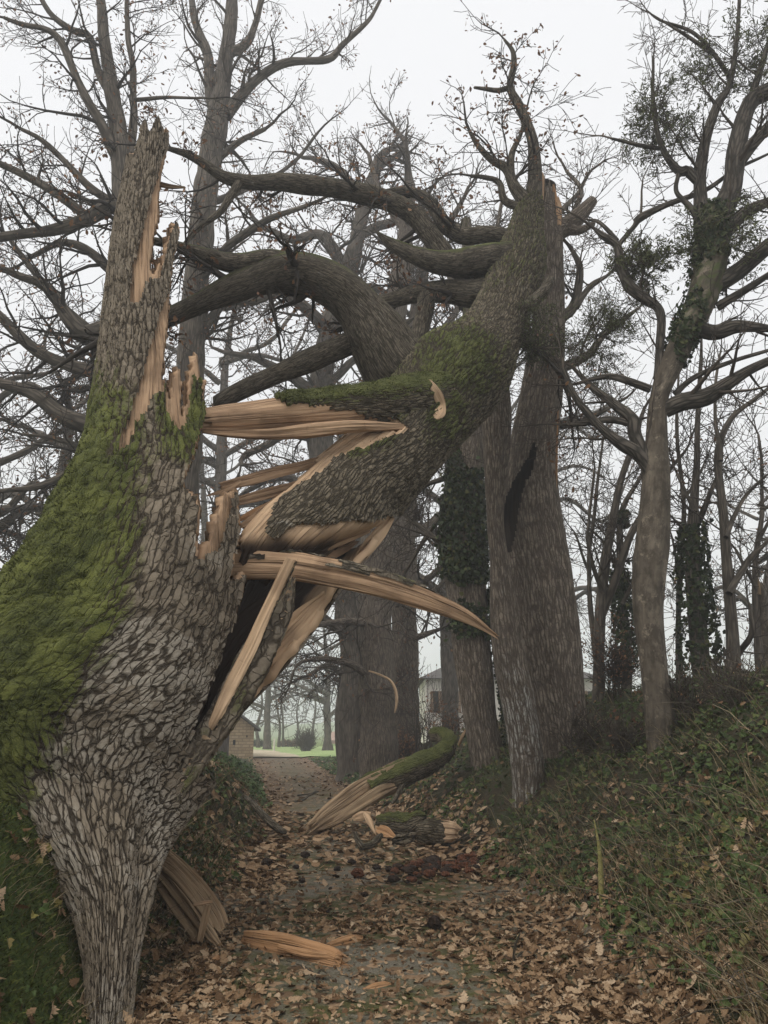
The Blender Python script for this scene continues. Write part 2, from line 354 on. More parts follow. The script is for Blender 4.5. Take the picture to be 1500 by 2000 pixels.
# ------------------------------------------------------------------ recursive growth of bare branches
class Twigs:
    def __init__(s, seed): s.r = random.Random(seed); s.thick = []; s.fine = []; s.tips = []
    def walk(s, p, d, L, r0, r1, n, gn, up):
        r = s.r; st = L/n; pts = [p]; rad = [r0]; x, y, z = p; dx, dy, dz = d
        for i in range(n):
            dx += r.gauss(0, gn); dy += r.gauss(0, gn); dz += r.gauss(0, gn)+up
            m = math.sqrt(dx*dx+dy*dy+dz*dz)+1e-9; dx /= m; dy /= m; dz /= m
            x += dx*st; y += dy*st; z += dz*st
            pts.append((x, y, z)); rad.append(r0+(r1-r0)*(i+1)/n)
        return pts, rad, (dx, dy, dz)
    def side(s, d, ang):
        r = s.r; ax, ay, az = r.gauss(0, 1), r.gauss(0, 1), r.gauss(0, 1)
        k = ax*d[0]+ay*d[1]+az*d[2]; ax -= k*d[0]; ay -= k*d[1]; az -= k*d[2]
        m = math.sqrt(ax*ax+ay*ay+az*az)+1e-9; c, q = math.cos(ang), math.sin(ang)/m
        return (d[0]*c+ax*q, d[1]*c+ay*q, d[2]*c+az*q)
    def branch(s, p, d, L, r0, lev, o):
        n = 6 if lev < 2 else 4 if lev == 2 else 3 if lev < o['max'] else 2
        rmin = o['rmin']
        pts, rad, de = s.walk(p, d, L, r0, max(rmin, r0*(0.35 if lev < 3 else 0.6)), n, o['gn']*(1.0 if lev < 2 else 0.8), o['up'])
        (s.thick if r0 > o.get('thick', 0.03) else s.fine).append((pts, rad))
        if lev >= o['max']:
            s.tips.append(pts[-1]); return
        k = o['kids'][lev]; k = int(k)+(s.r.random() < k-int(k))
        for i in range(k):
            t = s.r.uniform(0.18, 1.0); q = t*n; a = min(int(q), n-1); f = q-a
            pp = tuple(pts[a][j]+(pts[a+1][j]-pts[a][j])*f for j in range(3))
            dd = tuple(pts[a+1][j]-pts[a][j] for j in range(3)); m = math.sqrt(sum(c*c for c in dd))+1e-9; dd = tuple(c/m for c in dd)
            rr = (rad[a]+(rad[a+1]-rad[a])*f)*s.r.uniform(0.4, 0.62)
            s.branch(pp, s.side(dd, s.r.uniform(0.5, 1.15)), L*s.r.uniform(0.4, 0.72)*(1.15-0.5*t), max(rmin, rr), lev+1, o)
        s.branch(pts[-1], de, L*0.55, rad[-1], lev+1, o)
    def along(s, p, r, every, L, o, lev=1, t0=0.2, ratio=0.45, side_up=0.0):
        """spawn branches along a limb polyline"""
        seg = np.linalg.norm(np.diff(p, axis=0), axis=1); cum = np.concatenate([[0], np.cumsum(seg)]); tot = cum[-1]
        x = tot*t0
        while x < tot:
            i = min(np.searchsorted(cum, x, side='right')-1, len(p)-2); f = (x-cum[i])/(seg[i]+1e-9)
            q = p[i]+(p[i+1]-p[i])*f; d = (p[i+1]-p[i])/(seg[i]+1e-9); rr = r[i]*s.r.uniform(0.25, ratio)
            dd = s.side(tuple(d), s.r.uniform(0.7, 1.3)); dd = (dd[0], dd[1], dd[2]+side_up)
            m = math.sqrt(sum(c*c for c in dd)); dd = tuple(c/m for c in dd)
            s.branch(tuple(q), dd, L*s.r.uniform(0.5, 1.2)*(1.1-0.45*x/tot), min(max(o['rmin'], rr), 0.09), lev, o)
            x += every*s.r.uniform(0.4, 1.6)
        d = p[-1]-p[-2]; d = d/(np.linalg.norm(d)+1e-9)
        s.branch(tuple(p[-1]), tuple(d), L*0.8, max(o['rmin'], r[-1]*0.9), lev, o)
    def build(s, parent, mat, name='twigs', sides=3):
        V, Q, T, off = [], [], [], 0
        for lst, sd in ((s.thick, 6), (s.fine, sides)):
            if not lst: continue
            v, q, t, u = tube_batch([(np.array(a), np.array(b)) for a, b in lst], sd)
            V.append(v); Q.append(q+off); T.append(t); off += len(v)
        if not V: return None
        V = np.concatenate(V)
        return mobj(name, V, [np.concatenate(Q)], mat, parent, {'tc': np.concatenate(T), 'moss': np.zeros(len(V))}, kind='stuff' if parent is not None else None)

def leaf_cloud(name, pts, size, mat, parent, seed=0, spread=0.06, kind='leaf', per=1, **kw):
    """small leaf faces scattered about points"""
    rng = np.random.default_rng(seed); pts = np.repeat(np.asarray(pts, float), per, axis=0); n = len(pts)
    if n == 0: return None
    c = pts+rng.normal(0, spread, (n, 3))
    tmpl = {'leaf': np.array([(0, -.5, 0), (.26, -.15, .05), (.2, .2, .02), (0, .5, -.05), (-.22, .2, .03), (-.24, -.15, .06)]),
            'long': np.array([(0, -.5, 0), (.11, -.1, .02), (.12, .3, 0), (0, .5, .03), (-.12, .3, 0), (-.11, -.1, .02)])}[kind]
    return scatter_leaves(name, c, rand_rot(rng, n), size*rng.uniform(0.6, 1.3, n), tmpl, mat, parent, rng.random(n), **kw)
def rand_rot(rng, n):
    q = rng.normal(0, 1, (n, 4)); q /= np.linalg.norm(q, axis=1, keepdims=True); w, x, y, z = q.T
    return np.stack([1-2*(y*y+z*z), 2*(x*y-z*w), 2*(x*z+y*w), 2*(x*y+z*w), 1-2*(x*x+z*z), 2*(y*z-x*w), 2*(x*z-y*w), 2*(y*z+x*w), 1-2*(x*x+y*y)], -1).reshape(n, 3, 3)
def flat_rot(rng, n, nrm, tilt=0.35):
    """local z near the given normals, random heading"""
    nz = nrm+rng.normal(0, tilt, (n, 3)); nz /= np.linalg.norm(nz, axis=1, keepdims=True)
    h = rng.normal(0, 1, (n, 3)); x = np.cross(h, nz); x /= np.linalg.norm(x, axis=1, keepdims=True)+1e-9; y = np.cross(nz, x)
    return np.stack([x, y, nz], axis=-1)
def scatter_leaves(name, c, rot, size, tmpl, mat, parent, rnd, **kw):
    k = len(tmpl); n = len(c)
    V = np.einsum('nij,kj->nki', rot, tmpl)*np.asarray(size)[:, None, None]+c[:, None, :]
    F = (np.arange(n)[:, None]*k+np.arange(k)[None, :])
    return mobj(name, V.reshape(-1, 3), [F], mat, parent, {'rnd': np.repeat(rnd, k)}, smooth=False, **kw)
#--SECTION2--
# ------------------------------------------------------------------ ground
def lane_x(Y): return np.interp(Y, [-10, 4, 8, 12, 15, 20, 25, 32, 40, 50, 60], [0.05, 0.05, -0.05, -0.5, -0.95, -1.7, -2.5, -3.7, -5.0, -6.8, -8.8])
def lane_w(Y): return np.interp(Y, [-10, 5, 8, 12, 16, 25, 40, 60], [1.6, 1.55, 1.5, 1.25, 1.15, 1.25, 1.5, 1.7])
def gz(X, Y):
    X = np.asarray(X, float); Y = np.asarray(Y, float); xc = lane_x(Y); w = lane_w(Y)
    HR = np.interp(Y, [-10, 6, 12, 18, 26, 36, 46, 60], [2.2, 2.3, 2.35, 2.0, 1.35, 0.7, 0.2, 0.0])
    t = np.clip((X-(xc+w))/4.1, 0, 1); hr = HR*(t+0.12*np.sin(t*math.pi)-0.05*np.sin(2*t*math.pi))
    HL = np.interp(Y, [-10, 5, 12, 20, 30, 38, 50], [1.15, 1.15, 1.1, 0.85, 0.4, 0.1, 0.0])
    dl = (xc-w)-X; t = np.clip(dl/1.05, 0, 1); hl = HL*(t*t*(3-2*t)*0.85+0.15*t) + np.clip(dl-1.0, 0, 8)*0.07*np.clip(HL, 0, 1)
    out = np.clip(np.maximum(X-(xc+w), dl)/0.5, 0, 1)
    near = np.exp(-np.maximum(np.abs(X)-14, 0)/10)*np.exp(-np.maximum(Y-45, 0)/10)
    p = np.stack([X, Y, np.zeros_like(X)], -1)
    n = fbm(p*0.9, 3, 5)*0.16*out*near+fbm(p*3.1, 2, 9)*0.05*out*near+fbm(p*1.4, 2, 21)*0.025
    far = np.clip((Y-75)/400, 0, 1); hills = far*(fbm(p*0.006, 2, 31)+0.25)*9*far
    return hr+hl+n*(1-far)+hills
def gnorm(X, Y, e=0.05):
    dx = (gz(X+e, Y)-gz(X-e, Y))/(2*e); dy = (gz(X, Y+e)-gz(X, Y-e))/(2*e)
    n = np.stack([-dx, -dy, np.ones_like(dx)], -1); return n/np.linalg.norm(n, axis=-1, keepdims=True)
def ground_mat():
    k = NT('woodland_soil'); co = k.coord()
    n1 = k.noise(co, 1.3, 4, 0.6); n2 = k.noise(co, 22, 4, 0.7); n3 = k.noise(co, 5, 3)
    c = k.mix(k.mapr(n2, 0.3, 0.7), (0.025, 0.02, 0.012), (0.075, 0.055, 0.032))
    c = k.mix(k.mapr(k.math('ADD', n1, k.math('MULTIPLY', n3, 0.5)), 0.6, 0.95, 0, 0.8), c, (0.03, 0.04, 0.012))
    mo = k.attr('mossy'); mf = k.mapr(k.math('ADD', mo, k.math('MULTIPLY', k.math('SUBTRACT', n3, 0.5), 0.6)), 0.35, 0.6)
    mc = k.mix(k.mapr(n2, 0.3, 0.75), (0.02, 0.035, 0.008), (0.075, 0.10, 0.022)); c = k.mix(mf, c, mc)
    fld = k.attr('field'); gc = k.mix(k.mapr(n3, 0.3, 0.7), (0.12, 0.17, 0.05), (0.20, 0.25, 0.09)); c = k.mix(fld, c, gc)
    k.col(c); k.bump(k.math('ADD', n2, k.math('MULTIPLY', n3, 0.6)), 0.9, 0.06); return k.m
gx = np.concatenate([-np.geomspace(700, 9.2, 34), np.arange(-9, 9.01, 0.11), np.geomspace(9.2, 700, 34)])
gy = np.concatenate([np.linspace(-12, 3, 14), np.arange(3.12, 26, 0.12), np.arange(26, 48.5, 0.25), np.geomspace(49, 900, 50)])
GX, GY = np.meshgrid(gx, gy); GZ = gz(GX, GY)
nxx, nyy = len(gx), len(gy)
idx = np.arange(nxx*nyy).reshape(nyy, nxx)
Fq = np.stack([idx[:-1, :-1], idx[:-1, 1:], idx[1:, 1:], idx[1:, :-1]], -1).reshape(-1, 4)
mossy = sstep(-1.35, -1.9, GX)*sstep(7.0, 5.5, GY)*0.95
field = np.clip(sstep(40, 52, GY)+sstep(9, 16, np.abs(GX))*sstep(14, 24, GY), 0, 1)
ground = mobj('ground', np.stack([GX, GY, GZ], -1).reshape(-1, 3), [Fq], ground_mat(), None, {'mossy': mossy.ravel(), 'field': field.ravel()}, kind='structure')
tag(ground, 'dark soil banks rising on both sides of the sunken lane')

def lane_mat():
    k = NT('mossy_lane'); co = k.coord()
    n1 = k.noise(co, 0.9, 4, 0.6); n2 = k.noise(co, 60, 3, 0.7); n3 = k.noise(co, 6, 4, 0.65)
    c = k.mix(k.mapr(n2, 0.3, 0.7), (0.085, 0.076, 0.056), (0.19, 0.17, 0.13))
    c = k.mix(k.mapr(k.math('ADD', n1, k.math('MULTIPLY', n3, 0.6)), 0.66, 0.92), c, k.mix(k.mapr(n2, 0.3, 0.7), (0.045, 0.045, 0.016), (0.09, 0.085, 0.03)))
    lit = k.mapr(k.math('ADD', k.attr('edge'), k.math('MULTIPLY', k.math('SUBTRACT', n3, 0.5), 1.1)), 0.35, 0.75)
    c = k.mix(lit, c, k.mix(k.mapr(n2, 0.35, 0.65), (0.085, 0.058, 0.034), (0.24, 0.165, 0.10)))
    vl = k.t.nodes.new('ShaderNodeTexVoronoi'); k.set(vl, 'Vector', k.vmath('ADD', co, k.vmath('MULTIPLY', k.noise(co, 14, 2, 0.5, 1), (0.06, 0.06, 0.06)))); vl.inputs['Scale'].default_value = 9.0
    sp = k.t.nodes.new('ShaderNodeSeparateColor'); k.set(sp, 'i0', vl.outputs['Color'])      # small leaf scraps trodden into the surface
    c = k.mix(k.math('MULTIPLY', k.mapr(sp.outputs[0], 0.45, 0.55), k.mapr(vl.outputs['Distance'], 0.55, 0.4)), c, k.mix(sp.outputs[1], (0.07, 0.042, 0.022), (0.30, 0.20, 0.12)))
    k.col(c); k.bump(k.math('ADD', n2, n3), 0.7, 0.02); return k.m
ly = np.concatenate([np.arange(-6, 26, 0.2), np.linspace(26, 47, 40)]); lt = np.linspace(-1, 1, 26)
LY, LT = np.meshgrid(ly, lt, indexing='ij'); LX = lane_x(LY)+LT*(lane_w(LY)+0.1+0.12*vnoise(np.stack([LY*0.9, LT*2, LY*0], -1), 4))
idx = np.arange(LX.size).reshape(LX.shape)
Fq = np.stack([idx[:-1, :-1], idx[1:, :-1], idx[1:, 1:], idx[:-1, 1:]], -1).reshape(-1, 4)[:, ::-1]
lane = mobj('lane', np.stack([LX, LY, gz(LX, LY)+0.008+0.012*sstep(22, 30, LY)], -1).reshape(-1, 3), [Fq], lane_mat(), None,
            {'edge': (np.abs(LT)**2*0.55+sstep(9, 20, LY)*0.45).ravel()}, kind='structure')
tag(lane, 'narrow sunken lane of worn grey gravel and moss under fallen leaves')

def grass_mat(name, a, b):
    k = NT(name); co = k.coord(); n = k.noise(co, 0.5, 4, 0.6); m = k.noise(co, 9, 3, 0.7)
    k.col(k.mix(k.mapr(k.math('ADD', n, k.math('MULTIPLY', m, 0.5)), 0.5, 1.0), a, b)); k.bump(m, 0.6, 0.1); return k.m
def sheet(name, xs, ys, dz, mat, label, **kw):
    X, Y = np.meshgrid(xs, ys); X = X+0; i = np.arange(X.size).reshape(X.shape)
    F = np.stack([i[:-1, :-1], i[:-1, 1:], i[1:, 1:], i[1:, :-1]], -1).reshape(-1, 4)
    o = mobj(name, np.stack([X, Y, gz(X, Y)+dz], -1).reshape(-1, 3), [F], mat, None, kind='structure'); tag(o, label); return o
sheet('meadow', np.linspace(-34, 16, 80), np.linspace(46.5, 78, 60), 0.05, grass_mat('meadow_grass', (0.26, 0.36, 0.13), (0.40, 0.50, 0.22)), 'pale green mown meadow beyond the end of the lane')
tm = grass_mat('pale_track', (0.42, 0.36, 0.25), (0.58, 0.50, 0.37))
ty = np.linspace(46.5, 66, 40); tt = np.linspace(-1, 1, 8); TY, TT = np.meshgrid(ty, tt, indexing='ij')
TX = np.interp(TY, [46, 50, 55, 60, 66], [-6.3, -7.2, -8.6, -9.6, -13])+TT*np.interp(TY, [46, 52, 58, 66], [1.6, 1.9, 1.5, 1.2])
i = np.arange(TX.size).reshape(TX.shape); F = np.stack([i[:-1, :-1], i[1:, :-1], i[1:, 1:], i[:-1, 1:]], -1).reshape(-1, 4)[:, ::-1]
o = mobj('track', np.stack([TX, TY, gz(TX, TY)+0.09], -1).reshape(-1, 3), [F], tm, None, kind='structure'); tag(o, 'pale gravel track curving across the meadow')

# ------------------------------------------------------------------ the broken oak
oak = thing('broken_oak', 'huge split oak, tall mossy stump with its torn trunk toppled across the lane', 'tree', loc=tuple(P(215, 1990, 5.0)))

def rib_frames(ribs, ratio=0.9, step=0.03):
    L = np.array([P(*a, y) for a, b, y in ribs]); Rr = np.array([P(*b, y) for a, b, y in ribs])
    C = (L+Rr)/2; A = (Rr-L)/2
    p, val, tot = catmull(C, A, 400)
    n = int(tot/step); p, val, tot = catmull(C, A, n)
    Tn = np.gradient(p, axis=0); Tn /= np.linalg.norm(Tn, axis=1, keepdims=True)
    B = np.cross(val, Tn); B /= np.linalg.norm(B, axis=1, keepdims=True)
    B *= np.sign(np.sum(B*(CAM-p), axis=1))[:, None]
    B *= (np.linalg.norm(val, axis=1)*ratio)[:, None]
    return p, val, B, np.linspace(0, tot, n)
def rib_surface(fr, nth, rad, twist=None):
    """rad(th, s, TH, S) multiplies the section"""
    C, A, B, s = fr; u_ = np.linspace(0, 1, nth, endpoint=False); th = 2*math.pi*u_-math.pi/2; th = th+0.62*np.cos(th)*-1.0 if nth > 100 else th    # finer towards the front
    TH, S = np.meshgrid(th, s)
    k = rad(TH, S)
    V = C[:, None, :]+(A[:, None, :]*np.cos(TH)[..., None]+B[:, None, :]*np.sin(TH)[..., None])*k[..., None]
    R0 = np.linalg.norm(A, axis=1); R0 = 0.4*R0+0.6*(0.4*R0.max()+0.6*np.median(R0))
    TT = TH+(twist(S) if twist else 0)      # spiral grain
    tc = np.stack([R0[:, None]*np.cos(TT), R0[:, None]*np.sin(TT), S], -1)
    return V, TH, S, tc
def masked_mesh(V, keep):
    nv, nth = keep.shape; idx = np.arange(nv*nth).reshape(nv, nth); nx = np.roll(idx, -1, axis=1)
    kf = keep[:-1]&keep[1:]&np.roll(keep, -1, 1)[:-1]&np.roll(keep, -1, 1)[1:]
    F = np.stack([idx[1:], nx[1:], nx[:-1], idx[:-1]], -1)[kf]
    used = np.zeros(nv*nth, bool); used[F.ravel()] = True; remap = np.cumsum(used)-1
    return V.reshape(-1, 3)[used], remap[F], used
def fibre(TH, S, amp, seed=0, kt=9.0, ks=1.2):
    p = np.stack([np.cos(TH)*kt, np.sin(TH)*kt, S*ks], -1); return amp*fbm(p, 3, seed)

STUMP = [((178,2120),(250,2120),4.75), ((172,1990),(252,1990),4.95), ((166,1880),(262,1880),5.15), ((132,1770),(283,1765),5.4),
 ((40,1680),(305,1665),5.65), ((-70,1600),(335,1590),5.9), ((-150,1500),(395,1490),6.15), ((-130,1380),(440,1385),6.35),
 ((-60,1270),(470,1270),6.5), ((20,1170),(488,1150),6.6), ((75,1080),(488,1050),6.7), ((133,960),(472,960),6.8),
 ((168,860),(432,860),6.9), ((191,740),(410,740),7.0), ((206,600),(378,600),7.1), ((224,450),(356,450),7.2), ((250,320),(340,320),7.3), ((266,205),(334,205),7.4)]
SPIRE_TOP = [(-700,600),(200,300),(262,300),(272,262),(278,238),(284,228),(288,242),(291,256),(297,248),(302,232),(309,226),(316,240),(321,258),(329,256)]
BARK_R = [(328,290),(315,320),(311,338),(309,352),(300,375),(290,415),(281,448),(272,487),(260,525),(257,590),(262,590),(273,586),(277,570),(282,552),(290,545),(296,536),
 (303,545),(311,541),(316,515),(322,498),(330,462),(340,436),(346,430),(350,450),(346,476),(340,500),(335,537),(330,577),(315,612),(305,648),(288,705),(282,732),(268,774),(257,815),(241,848),(235,878),
 (246,872),(252,860),(261,831),(282,804),(293,779),(303,768),(315,766),(318,752),(327,752),(328,790),(329,810),(340,826),(348,837),(359,831),(367,787),(371,750),(375,724),(384,736),(392,741),(397,780),(400,812),(392,840),(378,897),(366,925),(359,947),
 (372,958),(386,974),(392,996),(384,1049),(388,1095),(397,1081),(414,1075),(425,1070),(437,1025),(450,980),(458,955),(463,965),(469,1035),(458,1100),(449,1135),(466,1125),(482,1113),(480,1140),(473,1165),(458,1215),(441,1263),(422,1317),(404,1370),(388,1412),(376,1440),(362,1475),(350,1505),(420,1520),(420,2300),(-700,2300),(-700,1500)]
BARK_POLY = SPIRE_TOP+BARK_R
WOOD_R = [(330,262),(329,292),(320,325),(314,350),(310,387),(309,420),(302,457),(297,500),(293,527),(300,536),(306,520),(313,508),(318,520),(320,500),(330,462),(344,436),(352,448),(349,470),(341,500),(336,540),(332,577),(329,625),(326,658),(319,720),(315,746),(327,752),(331,790),
 (333,760),(338,730),(347,717),(354,735),(358,750),(353,800),(357,815),(366,770),(370,735),(378,705),(386,690),(389,715),(391,745),(396,765),(401,740),(408,718),(403,750),(398,775),(401,812),(393,842),(379,899),(363,930),(359,950),(374,958),(388,974),(394,998),(387,1049),(391,1094),(399,1075),(410,1040),(428,985),(440,957),(461,953),(466,965),(471,1035),(460,1100),(452,1132),(466,1122),(484,1111),(482,1142),(475,1167),(460,1217),(443,1265),(424,1319),(406,1372),(390,1414),(378,1442),(364,1477),(352,1507),(420,1520),(420,2300),(-700,2300),(-700,1500)]
WOOD_POLY = [(a, b+42 if 268 < a < 328 else b) for a, b in SPIRE_TOP]+WOOD_R
fr = rib_frames(STUMP, 0.88, 0.018)
def stump_rad(TH, S):
    lo = sstep(4.2, 0.5, S)
    r = 1+0.05*np.sin(3*TH+0.8+S*0.35)+0.03*np.sin(5*TH+2+S*0.5)+0.05*fbm(np.stack([np.cos(TH)*2.2, np.sin(TH)*2.2, S*0.8], -1), 2, 3)
    return r+lo*0.05*np.sin(7*TH+S*1.3)
def broken_part(name, fr, nth, radf, polyb, polyw, matb, matw, mossf, parent, wood_r=0.95, jag=8.0, rot_shade=None, hole=None, thick=0.16, scoop=None, lichf=None, twist=None):
    V, TH, S, tc = rib_surface(fr, nth, radf, twist)
    px, py = proj(V)
    mz = mossf(px, py, V); ax = fr[0][:, None, :]; rd_ = V-ax; rd_ /= np.linalg.norm(rd_, axis=-1, keepdims=True)
    V = V+rd_*(sstep(0.35, 0.9, mz)*(0.035*fbm(V*3.2, 2, 71)+0.045*np.abs(fbm(V*8, 2, 72))))[..., None]   # moss cushions
    px, py = proj(V)
    jx = fibre(TH, S, jag*0.35, 5, 22, 3); jy = fibre(TH, S, jag*1.3, 8, 45, 0.7)
    kb = inpoly(px+jx, py+jy, polyb)
    if hole: kb &= ~inpoly(px+jx, py+jy*0.5, hole)
    v, F, u = masked_mesh(V, kb); moss = mossf(px, py, V).ravel()[u]
    lich = lichf(px, py).ravel()[u] if lichf else np.zeros(len(v))
    bark = mobj(name, v, [F], matb, parent, {'tc': tc.reshape(-1, 3)[u], 'moss': moss, 'lich': lich})
    # wood under the bark, a thick shell
    st = max(1, nth//180); sv = 2
    C, A, B, s = fr; frw = (C[::sv], A[::sv], B[::sv], s[::sv])
    def rw(TH, S):
        return radf(TH, S)*wood_r+fibre(TH, S, 0.035, 2, 26, 0.8)+fibre(TH, S, 0.03, 4, 5, 0.8)-0.02
    V2, TH2, S2, tc2 = rib_surface(frw, nth//st, rw)
    px, py = proj(V2); jy = fibre(TH2, S2, jag*1.9, 8, 24, 0.6); jx = fibre(TH2, S2, jag*0.4, 15, 18, 2)
    kw_ = inpoly(px+jx, py+jy, polyw)
    if scoop is not None:
        Cc = C[::sv][:, None, :]; V2 = Cc+(V2-Cc)*scoop(px, py)[..., None]
    v, F, u = masked_mesh(V2, kw_)
    rot = rot_shade(px, py).ravel()[u] if rot_shade else np.zeros(len(v))
    wood = mobj('split_wood', v, [F], matw, bark, {'tc': tc2.reshape(-1, 3)[u], 'rot': rot})
    md = wood.modifiers.new('shell', 'SOLIDIFY'); md.thickness = thick; md.offset = -1
    return bark, wood
def stump_moss(px, py, V):
    e = np.interp(py, [500, 650, 750, 850, 950, 1050, 1150, 1250, 1350, 1450, 1550, 1700], [150, 190, 265, 270, 235, 235, 225, 185, 130, 80, 40, -50])
    m = sstep(130, -110, px-e)*np.interp(py, [600, 720, 800, 900, 1000], [0.0, 0.35, 0.6, 0.9, 1.0])
    m2 = 0.62*sstep(270, 340, px)*sstep(640, 730, py)*sstep(960, 850, py)
    m3 = 0.34*sstep(380, 200, px)*sstep(700, 800, py)*sstep(1250, 1050, py)
    return np.clip(np.maximum(np.maximum(m, m2), m3), 0, 1)
stump, stump_wood = broken_part('stump', fr, 340, stump_rad, BARK_POLY, WOOD_POLY, M['stump_bark'], M['wood'], stump_moss, oak, 0.955, 5.0, thick=0.07,
    rot_shade=lambda px, py: sstep(1120, 1250, py)*0.9, lichf=lambda px, py: sstep(900, 1150, py), twist=lambda S: 0.62*sstep(0.7, 3.6, S)+0.05*S)  # wood down in the cavity darkened, its shade put into the colour

FALL = [((395,1085),(585,1235),7.0), ((440,1030),(650,1180),7.15), ((500,985),(715,1110),7.4), ((560,950),(768,1020),7.7), ((655,868),(825,950),8.15), ((735,785),(893,868),8.75),
 ((800,700),(985,768),9.4), ((880,655),(1012,690),9.9), ((930,590),(1040,600),10.4), ((962,515),(1062,525),10.8), ((990,455),(1060,455),11.1), ((1008,410),(1060,412),11.3), ((1022,380),(1056,382),11.4)]
FALL_BARK = [(515,1034),(526,1000),(541,977),(575,951),(600,935),(627,917),(649,891),(688,878),(740,860),(783,843),(800,836),(700,780),(720,640),(900,350),(1100,300),(1250,800),(810,1010),(770,1008),(745,1016),(727,1023),(700,1018),(679,1021),(650,1024),(627,1029),(600,1024),(567,1034),(555,1048),(541,1055),(515,1042)]
FALL_WOOD = [(700,780),(786,838),(740,838),(697,839),(671,847),(645,870),(619,895),(575,943),(545,960),(520,978),(500,1000),(476,1020),(466,1050),(462,1080),(452,1112),(470,1125),(560,1118),(640,1120),(690,1112),(712,1092),(735,1060),(770,1006),(800,1000),(1250,800),(1100,300),(900,350),(720,640)]
ff = rib_frames(FALL, 0.95, 0.02)
def fall_rad(TH, S): return 1+0.05*fbm(np.stack([np.cos(TH)*1.6, np.sin(TH)*1.6, S*0.9], -1), 3, 13)
def fall_moss(px, py, V):
    a = 0.62*sstep(140, 20, np.hypot((px-895)*0.8, (py-705)*0.9)); b = sstep(90, 10, np.abs(px-870))*sstep(930, 820, py)*sstep(700, 780, py)*0.55
    c = sstep(640, 700, px)*sstep(40, 0, py-(860-(px-740)*0.3))*0.7*sstep(860, 700, px)
    return np.clip(np.maximum(np.maximum(a, b), np.maximum(c, 0.34*sstep(720, 500, py))), 0, 1)
def fall_scoop(px, py):
    below = py-np.interp(px, [450, 515, 560, 680, 770, 1300], [1060, 1040, 1042, 1022, 1010, 1010]); return 1-0.5*sstep(0, 70, below)+0.10*vnoise(np.stack([px*0.02, py*0.03, px*0], -1), 5)*sstep(0, 40, below)
fallen, fallen_wood = broken_part('fallen_trunk', ff, 250, fall_rad, FALL_BARK, FALL_WOOD, M['fall_bark'], M['wood_pale'], fall_moss, oak, 0.95, 6.0, thick=0.14, scoop=fall_scoop,
    rot_shade=lambda px, py: 0.75*sstep(1025, 1075, py))  # torn underside darkened, shade of its hollows painted into the wood

